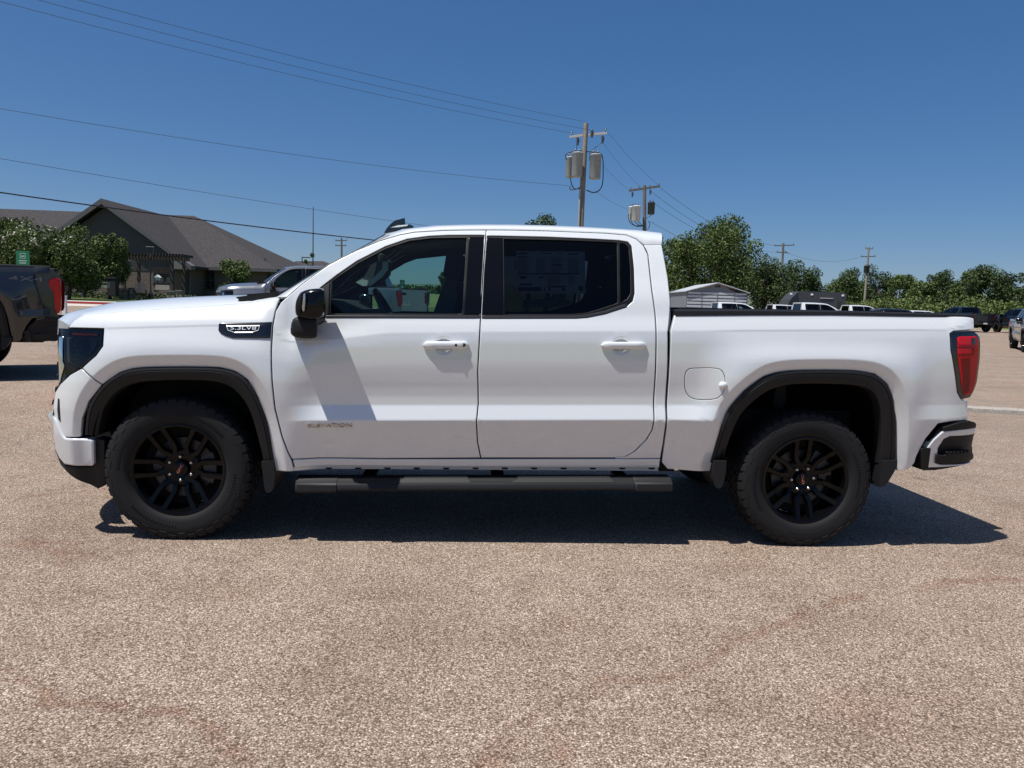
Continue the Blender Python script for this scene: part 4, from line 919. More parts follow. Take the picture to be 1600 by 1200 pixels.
# ------------------------------------------------------------------ utility poles and wires
WOOD = vary(mat('weathered_wood', rough=.9), 3.0, (.17, .145, .12), (.29, .255, .22), 5, .3, 12, .02, (6, 6, .5))
WOODD = vary(mat('dark_pole_wood', rough=.9), 3.0, (.10, .09, .08), (.17, .155, .14), 5, .3, 12, .02, (6, 6, .5))
PALEARM = mat('pale_crossarm', (.55, .53, .49), .7)
TRANS = mat('transformer_grey', (.28, .30, .30), .4)
TRANSD = mat('transformer_dark', (.035, .037, .04), .4)
CERAM = mat('insulator', (.06, .06, .065), .3)
WIRE = mat('wire_black', (.02, .02, .02), .6); WIREG = mat('wire_aluminium', (.09, .11, .15), .5)
def P3(px, py, d): return Vector(at(px, py, d))
def pole(name, label, top, foot_px, depth, r=.16, m=WOOD, group=None):
    a = P3(*top, depth); b = P3(*foot_px, depth); dirv = (a-b).normalized()
    g = Hs(b.x, b.y); t = (g-b.z)/dirv.z; foot = b+dirv*t
    root = thing(name, label, 'utility pole', foot, group=group); foot = foot.copy()
    mb = MB(); mb.tube([Vector((0, 0, -.3)), Vector((0, 0, 0)), (a-foot)*.5, a-foot], [r*1.2, r*1.2, r, r*.8], 12); mb.build('pole', m, root, smooth=50)
    return root, foot
def can(root, foot, c, r, h, m=TRANS):
    c = c-foot; mb = MB(); mb.lathe([(.0005, -h/2), (r*.9, -h/2), (r*.95, -h/2+.04), (r, h/2-.08), (r*1.04, h/2-.06), (r*1.04, h/2), (r*.8, h/2+.06), (.0005, h/2+.07)], 20, 'z', c)
    o = mb.build('transformer', m, root, smooth=40)
    for s in (-.4, .4):
        m2 = MB(); m2.lathe([(.03, 0), (.06, .03), (.03, .06), (.06, .09), (.03, .12), (.055, .15), (.02, .22), (.0005, .23)], 8, 'z', (c.x+s*r, c.y, c.z+h/2+.04)); m2.build('bushing', CERAM, o, smooth=40)
    m2 = MB(); m2.box(c.x-.05, c.x+.05, c.y-.02, c.y+r+.25, c.z-h*.3, c.z-h*.25); m2.box(c.x-.05, c.x+.05, c.y-.02, c.y+r+.25, c.z+h*.2, c.z+h*.25); m2.build('bracket', TRANSD, o)
    return o
def arm(root, foot, a, b, th=.11, m=PALEARM, ins=(.06, .94), name='crossarm'):
    a, b = a-foot, b-foot; mb = MB(); d = (b-a).normalized(); u = Vector((0, 0, 1)); s = d.cross(u).normalized()
    rg = lambda p: [tuple(p+s*i*th/2+u*j*th/2) for i, j in ((-1, -1), (1, -1), (1, 1), (-1, 1))]
    mb.loft([rg(a), rg(b)], True, True); o = mb.build(name, m, root)
    for t in ins:
        p = a.lerp(b, t); m2 = MB(); m2.lathe([(.02, 0), (.02, .08), (.06, .10), (.04, .14), (.06, .17), (.03, .22), (.0005, .23)], 8, 'z', (p.x, p.y, p.z+th/2)); m2.build('insulator', CERAM, o, smooth=40)
    return o
def cutout(root, foot, p):
    p = p-foot; mb = MB(); mb.tube([p, p+Vector((.03, 0, -.18)), p+Vector((0, 0, -.42))], [.06, .09, .05], 8); mb.build('fuse_cutout', CERAM, root, smooth=50)
def cable(root, foot, pts, r=.022, m=WIRE, name='cable'):
    q = [p-foot for p in pts]; q = [Vector(v) for v in chaikin([tuple(v) for v in q], 2)]
    mb = MB(); mb.tube(q, r, 6); mb.build(name, m, root, smooth=60)
D1 = 43.0
p1, f1 = pole('utility_pole', 'tall wooden utility pole with three grey transformer cans and a pale crossarm', (915.5, 193), (907, 356), D1, .17)
arm(p1, f1, P3(890, 214, D1), P3(912, 211, D1), .12, PALEARM, (.15,)); arm(p1, f1, P3(919, 210.5, D1), P3(948, 208, D1), .12, PALEARM, (.2, .93))
can(p1, f1, P3(890.5, 262, D1+.55), .26, 1.10); can(p1, f1, P3(902, 258, D1-.55), .31, 1.28); can(p1, f1, P3(930, 261, D1-.2), .33, 1.30)
cutout(p1, f1, P3(902.5, 215, D1-.2)); cutout(p1, f1, P3(941.5, 212, D1-.2)); cutout(p1, f1, P3(922.5, 239, D1-.2)); cutout(p1, f1, P3(925, 203, D1-.2))
cable(p1, f1, [P3(885, 250, D1), P3(883, 240, D1), P3(895, 236.5, D1), P3(905, 237, D1), P3(925, 237, D1), P3(938, 239, D1), P3(942.5, 245, D1), P3(942.5, 285, D1), P3(938, 297, D1), P3(928, 302, D1), P3(916, 297, D1)], .03)
cable(p1, f1, [P3(891, 278, D1), P3(893, 288, D1), P3(897, 296, D1), P3(907, 294, D1)], .03); cable(p1, f1, [P3(891, 290, D1), P3(890, 296, D1), P3(896, 297, D1), P3(906, 293, D1)], .025)
cable(p1, f1, [P3(902, 226, D1), P3(900, 232, D1), P3(901, 237, D1)], .018); cable(p1, f1, [P3(940, 223, D1), P3(933, 229, D1), P3(925, 234, D1)], .018)
cable(p1, f1, [P3(907, 295, D1-.2), P3(905.5, 320, D1-.2), P3(904, 356, D1-.2)], .07, TRANS, 'conduit')
D2 = 64.0
p2, f2 = pole('utility_pole', 'weathered utility pole with a tilted crossarm and a white transformer bank', (1007, 290), (1007, 357), D2, .17, WOODD)
arm(p2, f2, P3(983, 298, D2), P3(1031, 291, D2), .16, WOODD, (.05, .32, .68, .97))
can(p2, f2, P3(986.5, 333, D2+.4), .24, 1.0, mat('transformer_white', (.55, .56, .55), .45)); can(p2, f2, P3(994, 334, D2-.4), .36, 1.2, MATS['transformer_white']); can(p2, f2, P3(1017.5, 326, D2), .30, .95, TRANSD)
cutout(p2, f2, P3(988, 300, D2-.2)); cutout(p2, f2, P3(1016, 296, D2-.2))
for k, (x0, dy) in enumerate(((982, 18), (985, 22), (990, 14), (995, 12))): cable(p2, f2, [P3(x0, 334, D2), P3(x0, 345, D2), P3(x0+8, 348+dy*.3, D2), P3(1006, 352+k, D2)], .03)
cable(p2, f2, [P3(1013, 345, D2), P3(1016, 350, D2), P3(1013, 358, D2), P3(1008, 358, D2)], .03); cable(p2, f2, [P3(1021, 331, D2), P3(1016, 338, D2), P3(1008, 342, D2)], .025)
D3 = 104.0
p3, f3 = pole('utility_pole', 'distant utility pole with two crossarms rising behind the tree beside the shed', (1224, 380), (1219, 470), D3, .17, WOODD)
arm(p3, f3, P3(1210, 384, D3), P3(1241, 383, D3), .12, WOODD, (.03, .97)); arm(p3, f3, P3(1213, 394, D3), P3(1231, 395, D3), .12, WOODD, (.1,)); arm(p3, f3, P3(1226, 392, D3), P3(1232, 396, D3), .1, WOODD, (), 'brace')
D4 = 108.0
p4, f4 = pole('utility_pole', 'distant utility pole standing alone before the tree line, small transformer on it', (1357.5, 386), (1350, 482), D4, .16, WOOD)
arm(p4, f4, P3(1352, 388, D4), P3(1364, 389, D4), .12, WOOD, (.05, .95)); arm(p4, f4, P3(1345, 401, D4), P3(1368, 400.5, D4), .12, WOODD, (.05, .95)); can(p4, f4, P3(1354, 421, D4), .38, .95, TRANSD)
D5 = 118.0
p5, f5 = pole('utility_pole', 'distant utility pole with two crossarms seen over the windscreen', (533.5, 372), (534, 420), D5, .17, WOODD)
arm(p5, f5, P3(524, 376, D5), P3(542, 376, D5), .14, WOODD, (.05, .95)); arm(p5, f5, P3(524, 383.5, D5), P3(541, 384, D5), .14, WOODD, (.05, .95))
# off-frame pole that the near span runs to
lat = at(0, 0, 26.0); q1 = P3(915, 200, D1); dirw = Vector((lat[0]-q1.x, lat[1]-q1.y, 0)).normalized(); o0 = Vector((q1.x, q1.y, 0))+dirw*46
p0 = thing('utility_pole', 'wooden utility pole at the near end of the long overhead span', 'utility pole', (o0.x, o0.y, Hs(o0.x, o0.y)))
mb = MB(); mb.tube([(0, 0, -.2), (0, 0, 0), (0, 0, 12.4)], [.2, .2, .14], 12); mb.build('pole', WOOD, p0, smooth=50)
arm(p0, o0*0+Vector((0, 0, 0)), Vector((-.8, .9, 11.6)), Vector((.8, -.9, 11.6)), .12)
def span(label, a, through, r, m, n=28, sag=.35, tri=None):
    """wire from a to the vertical line of the off-frame pole, passing through an image point on the way"""
    L_ = 46.0; c = P3(through[0], through[1], 30.0)
    # find the wire plane point: horizontal position along the span
    best = None
    for s in np.linspace(2, 46, 400):
        h = Vector((a.x, a.y, 0))+dirw*s; d = h-Vector((CAM[0], CAM[1], 0)); rr_ = ray(*through); k = abs(d.x*rr_[1]-d.y*rr_[0])/d.length
        if best is None or k < best[0]: best = (k, s, CAM[2]+rr_[2]*d.length/math.hypot(rr_[0], rr_[1]))
    s0, z0 = best[1], best[2]
    # parabola through a (s=0), the through point and the sag
    pts = []
    for i in range(n+1):
        s = L_*i/n; t = s/s0; sg = lambda s_: -4*sag*(s_/L_)*(1-s_/L_)
        z = a.z+sg(s)+(z0-a.z-sg(s0))*t; h = Vector((a.x, a.y, 0))+dirw*s; pts.append((h.x, h.y, z))
    o = Vector(pts[0]); mb = MB(); mb.tube([Vector(p)-o for p in pts], r, 5); w = mb.build('overhead_wire', m, None, smooth=60); w.location = o
    tag(w, label, 'wire', 'wires running from the transformer pole to the left')
span('topmost overhead wire of the long span from the pole top', P3(914, 190, D1), (130, 2), .009, WIREG, sag=.75)
span('second overhead wire of the long span, from the crossarm beside the pole', P3(925, 203.5, D1), (68, 2), .009, WIREG, sag=.8)
span('third overhead wire of the long span, from the short end of the crossarm', P3(891, 207.5, D1), (2, 3), .009, WIREG, sag=.8)
span('fourth overhead wire, meeting the pole below its transformers', P3(888, 290, D1), (2, 170), .009, WIREG, sag=.8)
span('fifth overhead wire, running low behind the white cab roof', P3(905, 383, D1), (2, 248), .009, WIREG, sag=.5)
span('thick black telephone cable, lowest of the long span', P3(905, 402, D1), (2, 301), .024, WIRE, sag=.75)
def wire(label, a, b, sag, r=.010, m=WIREG, group='wires between the right hand poles'):
    pts = [a.lerp(b, t)+Vector((0, 0, -4*sag*t*(1-t))) for t in np.linspace(0, 1, 17)]
    mb = MB(); mb.tube([p-a for p in pts], r, 5); w = mb.build('overhead_wire', m, None, smooth=60); w.location = a; tag(w, label, 'wire', group)
wire('wire sloping from the long crossarm end of the transformer pole to the white transformer pole', P3(951, 208, D1), P3(1030, 290, D2), .18)
wire('wire sloping from the fuse of the transformer pole to the white transformer pole', P3(942, 223, D1), P3(1001, 293, D2), .12)
wire('wire sloping from the cable loop of the transformer pole to the tilted crossarm', P3(944, 260, D1), P3(984, 297, D2), .1)
wire('wire sloping from below the cable loop to the white transformer cans', P3(930, 298, D1), P3(983, 328, D2), .12)
wire('upper wire descending from the tilted crossarm behind the big tree', P3(1031, 293, D2), P3(1222, 384, D3), 1.2, .016)
wire('middle wire descending from the tilted crossarm behind the big tree', P3(1017, 299, D2), P3(1213, 394, D3), 1.2, .016)
wire('lower wire descending from the dark transformer behind the big tree', P3(1022, 318, D2), P3(1216, 402, D3), 1.0, .016)
wire('lowest wire descending from the foot of the cable bundle', P3(1016, 346, D2), P3(1216, 415, D3), 1.0, .016)
wire('faint wire between the two distant poles over the trees', P3(1230, 395, D3), P3(1346, 401, D4), .9, .016)

# ------------------------------------------------------------------ trees on the right
tree('oak_tree', 'large leafy oak rising behind the metal shed', 1128, 339, 74, 100, OAK, 11, 30000, .14, nl=40, crown_frac=.94)
tree('oak_tree', 'oak leaning out from behind the white cab, beside the large oak', 1062, 374, 78, 46, OAK, 12, 9000, .14, crown_frac=.95)
tree('oak_tree', 'mid height tree filling in to the right of the large oak', 1195, 400, 80, 58, DARKLEAF, 13, 12000, .14, crown_frac=.96)
tree('oak_tree', 'bushy tree in front of the distant pole with two crossarms', 1252, 408, 92, 42, DARKLEAF, 14, 9000, .15, crown_frac=.97)
grp = 'trees of the far tree line'
for i, (px, top, dep, hw, m_, lab) in enumerate([
    (1310, 436, 120, 40, OAK, 'low tree at the dip of the tree line left of the lone pole'),
    (1338, 420, 118, 36, DARKLEAF, 'dark tree just left of the lone distant pole'),
    (1375, 416, 122, 42, DARKLEAF, 'dark rounded tree just right of the lone distant pole'),
    (1413, 430, 118, 36, OAK, 'green tree falling away towards the notch in the tree line'),
    (1448, 441, 100, 34, PALELEAF, 'pale low tree at the notch in the tree line'),
    (1475, 424, 112, 38, DARKLEAF, 'dark tree rising right of the notch in the tree line'),
    (1512, 424, 100, 36, OAK, 'green tree draped with vines above the dark parked pickup'),
    (1550, 415, 96, 46, DARKLEAF, 'tall dark rounded tree above the silver pickup'),
    (1598, 428, 100, 42, DARKLEAF, 'dark tree at the far right end of the tree line'),
    (1655, 420, 100, 48, OAK, 'green tree beyond the right end of the tree line'),
    (1720, 430, 100, 50, DARKLEAF, 'last dark tree beyond the right end of the tree line')]):
    tree('tree', lab, px, top, dep, hw, m_, 30+i, 9000, .165, crown_frac=.97, group=grp, nl=24)
# undergrowth in front of the tree line
P = []
rg5 = np.random.default_rng(5)
for px in np.arange(1225, 1720, 9):
    for k in range(3):
        c = at(px+rg5.uniform(-6, 6), 480, 86+rg5.uniform(-3, 10)); g = Hs(c[0], c[1]); h = rg5.uniform(1.2, 3.4)*(1.0 if px > 1380 else .8); n = 480
        v = rg5.normal(size=(n, 3)); v /= np.linalg.norm(v, axis=1)[:, None]; v *= rg5.uniform(.4, 1.1, (n, 1))**.5
        q = np.array([c[0], c[1], g+h*.45])+v*np.array([1.5, 1.5, h*.55]); P.append(q[q[:, 2] > g-.1])
P = np.vstack(P); uo = leaves_mesh('undergrowth', P, rg5.uniform(.09, .22, len(P)), PALELEAF, None); tag(uo, 'tangled vines and brush along the foot of the tree line', 'undergrowth', kind='stuff')
tree('tree', 'small feathery tree top just showing above the white cab roof', 856, 336, 70, 27, DARKLEAF, 61, 5000, .13, crown_frac=.86, nl=22)
tree('tree', 'tiny tree tip barely showing above the white cab roof', 826, 346, 74, 20, DARKLEAF, 62, 3500, .13, crown_frac=.85, nl=18)

# ------------------------------------------------------------------ shed, trailer
STEELW = mat('white_corrugated_steel', (.58, .60, .63), .4, metal=.2); STEELG = mat('grey_steel_cladding', (.20, .21, .235), .5)
ds = 60.0; a = at(1072, 478, ds); b2 = at(1168, 478, ds); g = Hs(a[0], a[1]); wd_ = b2[0]-a[0]
zl = at(1072, 455, ds)[2]-g; zp = at(1118, 442.5, ds)[2]-g
sh_ = thing('metal_shed', 'small metal shed with a corrugated white front under the large oak', 'shed', (a[0], a[1], g), YAW*-1)
Lg = 7.5
mb = MB(); mb.prism([(0, 0), (wd_, 0), (wd_, zl*.86), (wd_*.55, zp*.93), (wd_*.45, zp*.93), (0, zl)], 1, .05, .12); mb.build('front_wall', STEELG, sh_)
mb = MB(); mb.box(wd_-.06, wd_, .1, Lg, 0, zl); mb.build('side_wall', STEELG, sh_); mb = MB(); mb.box(0, .06, .1, Lg, 0, zl); mb.build('side_wall', STEELG, sh_)
for s in (0, 1):
    x0 = -.12 if s == 0 else wd_+.12; e0 = zl-.03
    mb = MB(); mb.prism([(x0, e0), (wd_/2, zp), (wd_/2, zp+.06), (x0, e0+.06)], 1, -.15, Lg); mb.build('roof_panel', STEELW, sh_)
for k in range(9):
    z0 = .15+k*.26; tt = max(0, (z0+.2-zl)/(zp-zl)); x0 = .08+tt*wd_*.5; x1 = wd_-.08-tt*wd_*.5-(.0)
    if x1-x0 > .4: mb = MB(); mb.box(x0, x1, -.005, .048, z0, z0+.16, .01); mb.build('corrugated_rib', STEELW, sh_)
for xx in (wd_*.25, wd_*.5, wd_*.78): mb = MB(); mb.box(xx-.03, xx+.03, -.03, -.006, 0, zl*.98); mb.build('front_post', STEELG, sh_)
mb = MB(); mb.box(wd_*.46, wd_*.54, .0, .045, zp-.32, zp-.16); mb.build('vent', TRANSD, sh_)
TRL = mat('trailer_grey', (.055, .057, .065), .4); TRLD = mat('trailer_dark', (.02, .022, .028), .3)
dt_ = 66.0; a = at(1228, 482, dt_); b2 = at(1321, 482, dt_); g = Hs(a[0], a[1]); wl = b2[0]-a[0]; zt_ = at(1270, 455.5, dt_)[2]-g
tv = thing('travel_trailer', 'dark grey travel trailer parked in front of the trees', 'trailer', (a[0], a[1], g), -YAW)
mb = MB(); mb.prism([(.0, .6), (wl, .6), (wl, zt_*.97), (wl-.3, zt_), (1.5, zt_), (1.0, zt_*.99), (.35, zt_*.75), (0, zt_*.5)], 1, 0, 2.4); mb.build('body', TRL, tv)
mb = MB(); mb.prism([(.02, .9), (1.25, .9), (.95, zt_*.98), (.4, zt_*.76), (.03, zt_*.5)], 1, -.02, 0); mb.build('nose_panel', TRLD, tv)
mb = MB(); mb.box(wl*.62, wl*.72, -.03, 0, zt_*.50, zt_*.68); mb.build('window', mat('trailer_window', (.01, .01, .012), .08, coat=1), tv)
mb = MB(); mb.box(wl*.86, wl*.885, -.03, 0, zt_*.55, zt_*.72); mb.build('window', MATS['trailer_window'], tv); mb = MB(); mb.box(wl*.90, wl*.925, -.03, 0, zt_*.55, zt_*.72); mb.build('window', MATS['trailer_window'], tv)
mb = MB(); mb.box(wl*.56, wl*.78, -.06, 0, zt_*.80, zt_*.82); mb.build('awning_bar', PALEARM, tv); mb = MB(); mb.box(wl*.77, wl*.93, -.03, 0, zt_*.46, zt_*.485); mb.build('trim_stripe', PALEARM, tv)
for xx in (.05, .40, .92): mb = MB(); mb.box(wl*xx, wl*xx+.22, -.04, 0, zt_*.88, zt_*.93, .02); mb.build('marker_lamp', PAPER, tv)
for xx in (wl*.45, wl*.6): mb = MB(); mb.lathe([(.0005, -.02), (.34, -.02), (.36, .05), (.34, .25)], 16, 'y', (xx, 0, .36)); mb.build('wheel', RUBBER, tv, smooth=40)

# ------------------------------------------------------------------ other vehicles (same body type, own paint)
def paint(name, col, metal=0.0): return mat(name, col, .3, metal=metal, coat=1.0, coat_rough=.03)
BLKP = paint('black_paint', (.006, .006, .008)); GREYP = paint('grey_paint', (.20, .21, .23), .5); SILP = paint('silver_paint', (.42, .43, .44), .6)
FAR = ('wheel_liner', 'sill_clip', 'price_sticker', 'print_block', 'print_line', 'running_board', 'board_bracket', 'visor_label', 'grab_handle_trim', 'seat_cover', 'sun_visor', 'badge_lettering', 'badge_rim', 'badge_bar', 'door_badge', 'fender_vent', 'vent_inset', 'emblem_lettering', 'aerial_fin', 'aerial_base', 'aerial_trim', 'lug_nut', 'cap_lettering', 'sidewall_ribs', 'brake_caliper', 'brake_shield', 'lamp_fin', 'steering_wheel', 'rear_view_mirror', 'dash_screen', 'tonneau_cover', 'lens_core', 'lens_band', 'step_tread', 'handle_button', 'tailgate_lettering', 'waist_moulding', 'exhaust_pipe', 'spokes', 'licence_plate')
def truck(label, x, y, rz, pnt, skip=FAR, group='pickups parked around the lot', swap=None, dz=0.0):
    o = copy_tree(TR, None, skip, {'white_paint': pnt, **(swap or {})}) if pnt else copy_tree(TR, None, skip, swap)
    for k in ('label', 'category', 'group'): 
        if k in o: del o[k]
    tag(o, label, 'pickup truck', group); o.location = (x, y, Hs(x, y)+dz); o.rotation_euler = (0, 0, rz); return o
# black pickup beyond the hood
BRZ = R(25); e = at(94.5, 470, 9.9); cb_, sb2 = math.cos(BRZ), math.sin(BRZ)
bt = truck('black pickup with red tail lamp and 4X4 lettering on its bed side', e[0]-(2.97*cb_+.9*sb2), e[1]-(2.97*sb2-.9*cb_), BRZ, BLKP, skip=tuple(k for k in FAR if k not in ('wheel_liner', 'spokes', 'lug_nut', 'tonneau_cover'))+('tail_light', 'rear_bumper_corner', 'fuel_door_pull', 'fuel_door'))
def onBT(px, py, yl=-1.0):
    """bed side of the black pickup, in its own coordinates"""
    d = ray(px, py); o = CAM-np.array(bt.location); lo = np.array([o[0]*cb_+o[1]*sb2, -o[0]*sb2+o[1]*cb_, o[2]]); ld = np.array([d[0]*cb_+d[1]*sb2, -d[0]*sb2+d[1]*cb_, d[2]])
    w = lo+ld*(yl-lo[1])/ld[1]; return (w[0], w[2])
bL = [onBT(*q) for q in [(75, 436), (84, 433.5), (93, 435), (95, 440), (95.3, 470), (94.5, 489), (86, 490.5), (84.5, 470), (83, 456), (76, 447)]]
for s in (1, -1):
    mb = MB(); L3 = chaikin(bL, 1, True); c = L3.mean(0)
    mb.loft([[(c[0]+(q[0]-c[0])*k, s*(yy+max(0, q[0]-2.8)*.6), c[1]+(q[1]-c[1])*k) for q in L3] for yy, k in ((-.90, 1), (-.985, 1), (-1.0, .93))], True, True); mb.build('tail_light', REDL, bt, smooth=40)
for s in (1, -1):
    mb = MB(); mb.prism([(2.55, .80), (2.93, .80), (2.95, 1.34), (2.90, 1.42), (2.55, 1.40)], 1, -.86*s, -.80*s); mb.build('bed_corner', BLKP, bt)
for s in (1, -1):
    mb = MB(); mb.prism([(2.55, .52), (2.62, .70), (2.72, .78), (3.02, .80), (3.03, .56), (2.9, .50)], 1, -.97*s, -.70*s); mb.build('bumper_corner', PLAST, bt)
q = onBT(41, 436, -1.0); wz = float(W(q[0], q[1]))
text_mesh('4X4', 'decal_lettering', mat('decal_grey', (.16, .16, .17), .5), bt, .085, Matrix.Translation((q[0], -(wz+.003), q[1])) @ Matrix.Rotation(R(90), 4, 'X'), .0005, 2.6)
# grey pickup whose cab shows over the hood
e = at(338, 460, 19.0); gt = truck('grey pickup whose cab and mirror show over the white hood', e[0]+2.1*math.cos(R(14)), e[1]+2.1*math.sin(R(14))+.5, R(14), GREYP, dz=.0); gt.scale = (.80, .95, .98)
e = at(667, 470, 22.0); truck('silver pickup seen from behind through the cab windows', e[0]+2.95*math.cos(R(-54))*-1+.85*math.sin(R(-54))*1.0, e[1]+2.95*math.sin(R(54))-.85*math.cos(R(54)), R(-54), SILP, skip=tuple(k for k in FAR if k not in ('tailgate_lettering', 'licence_plate')), dz=-.02)
# row behind the bed
def roofat(px, py, depth): return at(px, py, depth)
for lab, px, d, p_, zs__ in (('white pickup parked in front of the metal shed, roof above the bed rail', 1142, 46, WHITE, .88), ('white pickup parked in front of the travel trailer', 1270, 47, WHITE, .96), ('white pickup parked beyond the lone distant pole', 1340, 60, WHITE, .93), ('white pickup half hidden by a neighbour, left of the trailer', 1222, 60, WHITE, .85), ('white pickup partly behind a black one near the bed corner', 1436, 58, WHITE, .80)):
    e = at(px, 480, d); truck(lab, e[0], e[1], math.pi-YAW, None if p_ is WHITE else p_, group='white pickups parked behind the bed').scale = (1, 1, zs__)
e = at(1400, 480, 44); truck('black pickup whose roof shows low above the bed rail', e[0]-.2, e[1], math.pi-YAW, BLKP, dz=-.28)
e = at(1540, 505, 60); truck('black pickup parked tail on against the undergrowth', e[0], e[1]+2.9, R(-92), BLKP, skip=tuple(k for k in FAR if k != 'licence_plate'))
e = at(1630, 520, 34.5); truck('silver pickup at the edge of the lot, its nose towards us', e[0], e[1], R(60), SILP)
e = at(1600, 500, 58); truck('black pickup parked beyond the silver one', e[0]+1.5, e[1]+2.0, R(-95), BLKP)

# ------------------------------------------------------------------ concrete strip on the right
CONC = vary(mat('concrete', rough=.9), 60, (.20, .175, .15), (.46, .42, .37), 6, .5, 60, .012)
s0, s1 = gnd(1380, 636), gnd(1640, 650); d = Vector((s1[0]-s0[0], s1[1]-s0[1], 0)); ln = d.length; ang = math.atan2(d.y, d.x)
mb = MB(); rg = []
for i in range(25):
    x = ln*i/24; j = random.uniform(-.008, .008); rg.append([(x, -.10+j, -.02), (x, -.09+j, .065+j*.5), (x, -.05, .085+j), (x, .12, .085+j*.6), (x, .16, .02), (x, .16, -.02)])
mb.loft(rg, True, True); ks = mb.build('concrete_kerb', CONC, None, smooth=40); ks.location = (s0[0], s0[1], Hs(s0[0], s0[1])); ks.rotation_euler = (0, 0, ang); tag(ks, 'low pale concrete kerb strip behind the white bumper', 'kerb')

# ------------------------------------------------------------------ left: kerb, lawn, house and its garden
dk = 40.0
LAWN = vary(mat('lawn_grass', rough=.95, spec=.2), .8, (.045, .075, .018), (.085, .11, .03), 6)
k0, k1 = at(-500, 470, dk), at(700, 470, dk)
yk = k0[1]
mb = MB(); xs_ = np.linspace(-40, 4, 45); ring = []
for x in xs_:
    g = Hs(x, yk); ring.append([(x, yk, g-.1), (x, yk+.01, g+.14), (x, yk+.03, g+.16), (x, yk+.30, g+.165), (x, yk+.30, g-.1)])
mb.loft(ring, True, True); kb = mb.build('kerb', mat('pale_concrete', (.62, .60, .56), .85), None); kb['kind'] = 'structure'
mb = MB(); ring = [[(x, yk-.012, Hs(x, yk)+.02), (x, yk-.008, Hs(x, yk)+.125)] for x in xs_]; mb.loft(ring, False); o = mb.build('red_fire_lane_paint', mat('red_kerb_paint', (.38, .03, .03), .7), kb)
lx = np.arange(-60, 6, 2.0); ly = np.r_[yk+.3, np.arange(yk+1.5, 75, 1.5)]
sheet('lawn', lx, ly, .14, LAWN)
sheet('drive', np.arange(-40, 4.1, 2.0), np.r_[yk-4.5, yk-3, yk-1.5, yk-.02], .006, mat('pale_drive', (.50, .44, .38), .9))
post = at(101, 478, 26.0); g = Hs(post[0], post[1]); pr = thing('marker_post', 'short white square post beside the red kerb', 'post', (post[0], post[1], g))
hh = at(101, 463, 26.0)[2]-g; mb = MB(); mb.box(-.06, .06, -.06, .06, 0, hh, .01); mb.build('post', PAPER, pr); mb = MB(); mb.box(-.075, .075, -.075, .075, hh, hh+.03); mb.build('cap', PAPER, pr)
# house
ROOF = vary(mat('shingle_roof', rough=.95, spec=.2), 9, (.030, .027, .028), (.075, .069, .069), 8, .6, 25, .03)
N, L, b = nodes(ROOF)
SIDE = mat('grey_siding', (.078, .072, .078), .7); N, L, b = nodes(SIDE)
tc = N.new('ShaderNodeTexCoord'); wv2 = N.new('ShaderNodeTexWave'); wv2.wave_type = 'BANDS'; wv2.bands_direction = 'Z'; wv2.wave_profile = 'SAW'; wv2.inputs['Scale'].default_value = 1.6; L.new(tc.outputs['Object'], wv2.inputs[0])
bp = N.new('ShaderNodeBump'); bp.inputs['Strength'].default_value = .8; bp.inputs['Distance'].default_value = .03; L.new(wv2.outputs[0], bp.inputs['Height']); L.new(bp.outputs[0], b.inputs['Normal'])
BRICK = mat('brown_brick', rough=.9); N, L, b = nodes(BRICK); br = N.new('ShaderNodeTexBrick'); tc = N.new('ShaderNodeTexCoord'); mp = N.new('ShaderNodeMapping'); mp.inputs['Rotation'].default_value = (R(90), 0, 0); L.new(tc.outputs['Object'], mp.inputs[0]); L.new(mp.outputs[0], br.inputs[0])
br.inputs['Scale'].default_value = 3.0; br.inputs['Color1'].default_value = (.10, .065, .05, 1); br.inputs['Color2'].default_value = (.16, .11, .085, 1); br.inputs['Mortar'].default_value = (.2, .18, .16, 1); L.new(br.outputs[0], b.inputs['Base Color'])
FASC = mat('grey_fascia', (.10, .098, .10), .6); SOFF = mat('soffit', (.15, .145, .14), .7); DWIN = mat('dark_window', (.012, .014, .018), .06, coat=1)
hd = 60.0; ho = at(169, 465, hd); hg = 1.10
hs_ = thing('house', 'large grey sided house with a steep front gable and long shingle roof', 'house', (ho[0], ho[1], hg), -YAW+.0)
def hp(px, py, d):     # image point at a depth -> house coordinates
    p = at(px, py, d); q = Matrix.Rotation(YAW, 3, 'Z') @ Vector((p[0]-ho[0], p[1]-ho[1], 0)); return Vector((q.x, q.y, p[2]-hg))
pk = hp(169, 314, hd); er = hp(307, 416, hd); gw = er.x; ez = er.z; pz = pk.z
ridge = hp(212, 330, 70.0); rr_ = hp(303, 340, 70.0); hc = hp(437, 421, 63.0); yR = ridge.y; zR = ridge.z; yM = hp(300, 420, 63.0).y
th = .22
def slab(poly, name, m, parent, t=th):
    n = len(poly); lo = [(x, y, z-t) for x, y, z in poly]; mb = MB(); mb.loft([lo, poly], True, True); return mb.build(name, m, parent)
# gable wing roof planes (overhang in front)
yo = -.7
for s in (-1, 1):
    slab([(0, yo, pz), (s*gw, yo, ez), (s*gw, yR, ez), (0, yR, pz)][::s], 'gable_roof', ROOF, hs_)
    mb = MB(); mb.prism([(0, pz+.01), (s*gw, ez+.01), (s*gw, ez-.36), (0, pz-.42)], 1, yo-.05, yo-.002); mb.build('barge_board', FASC, hs_)
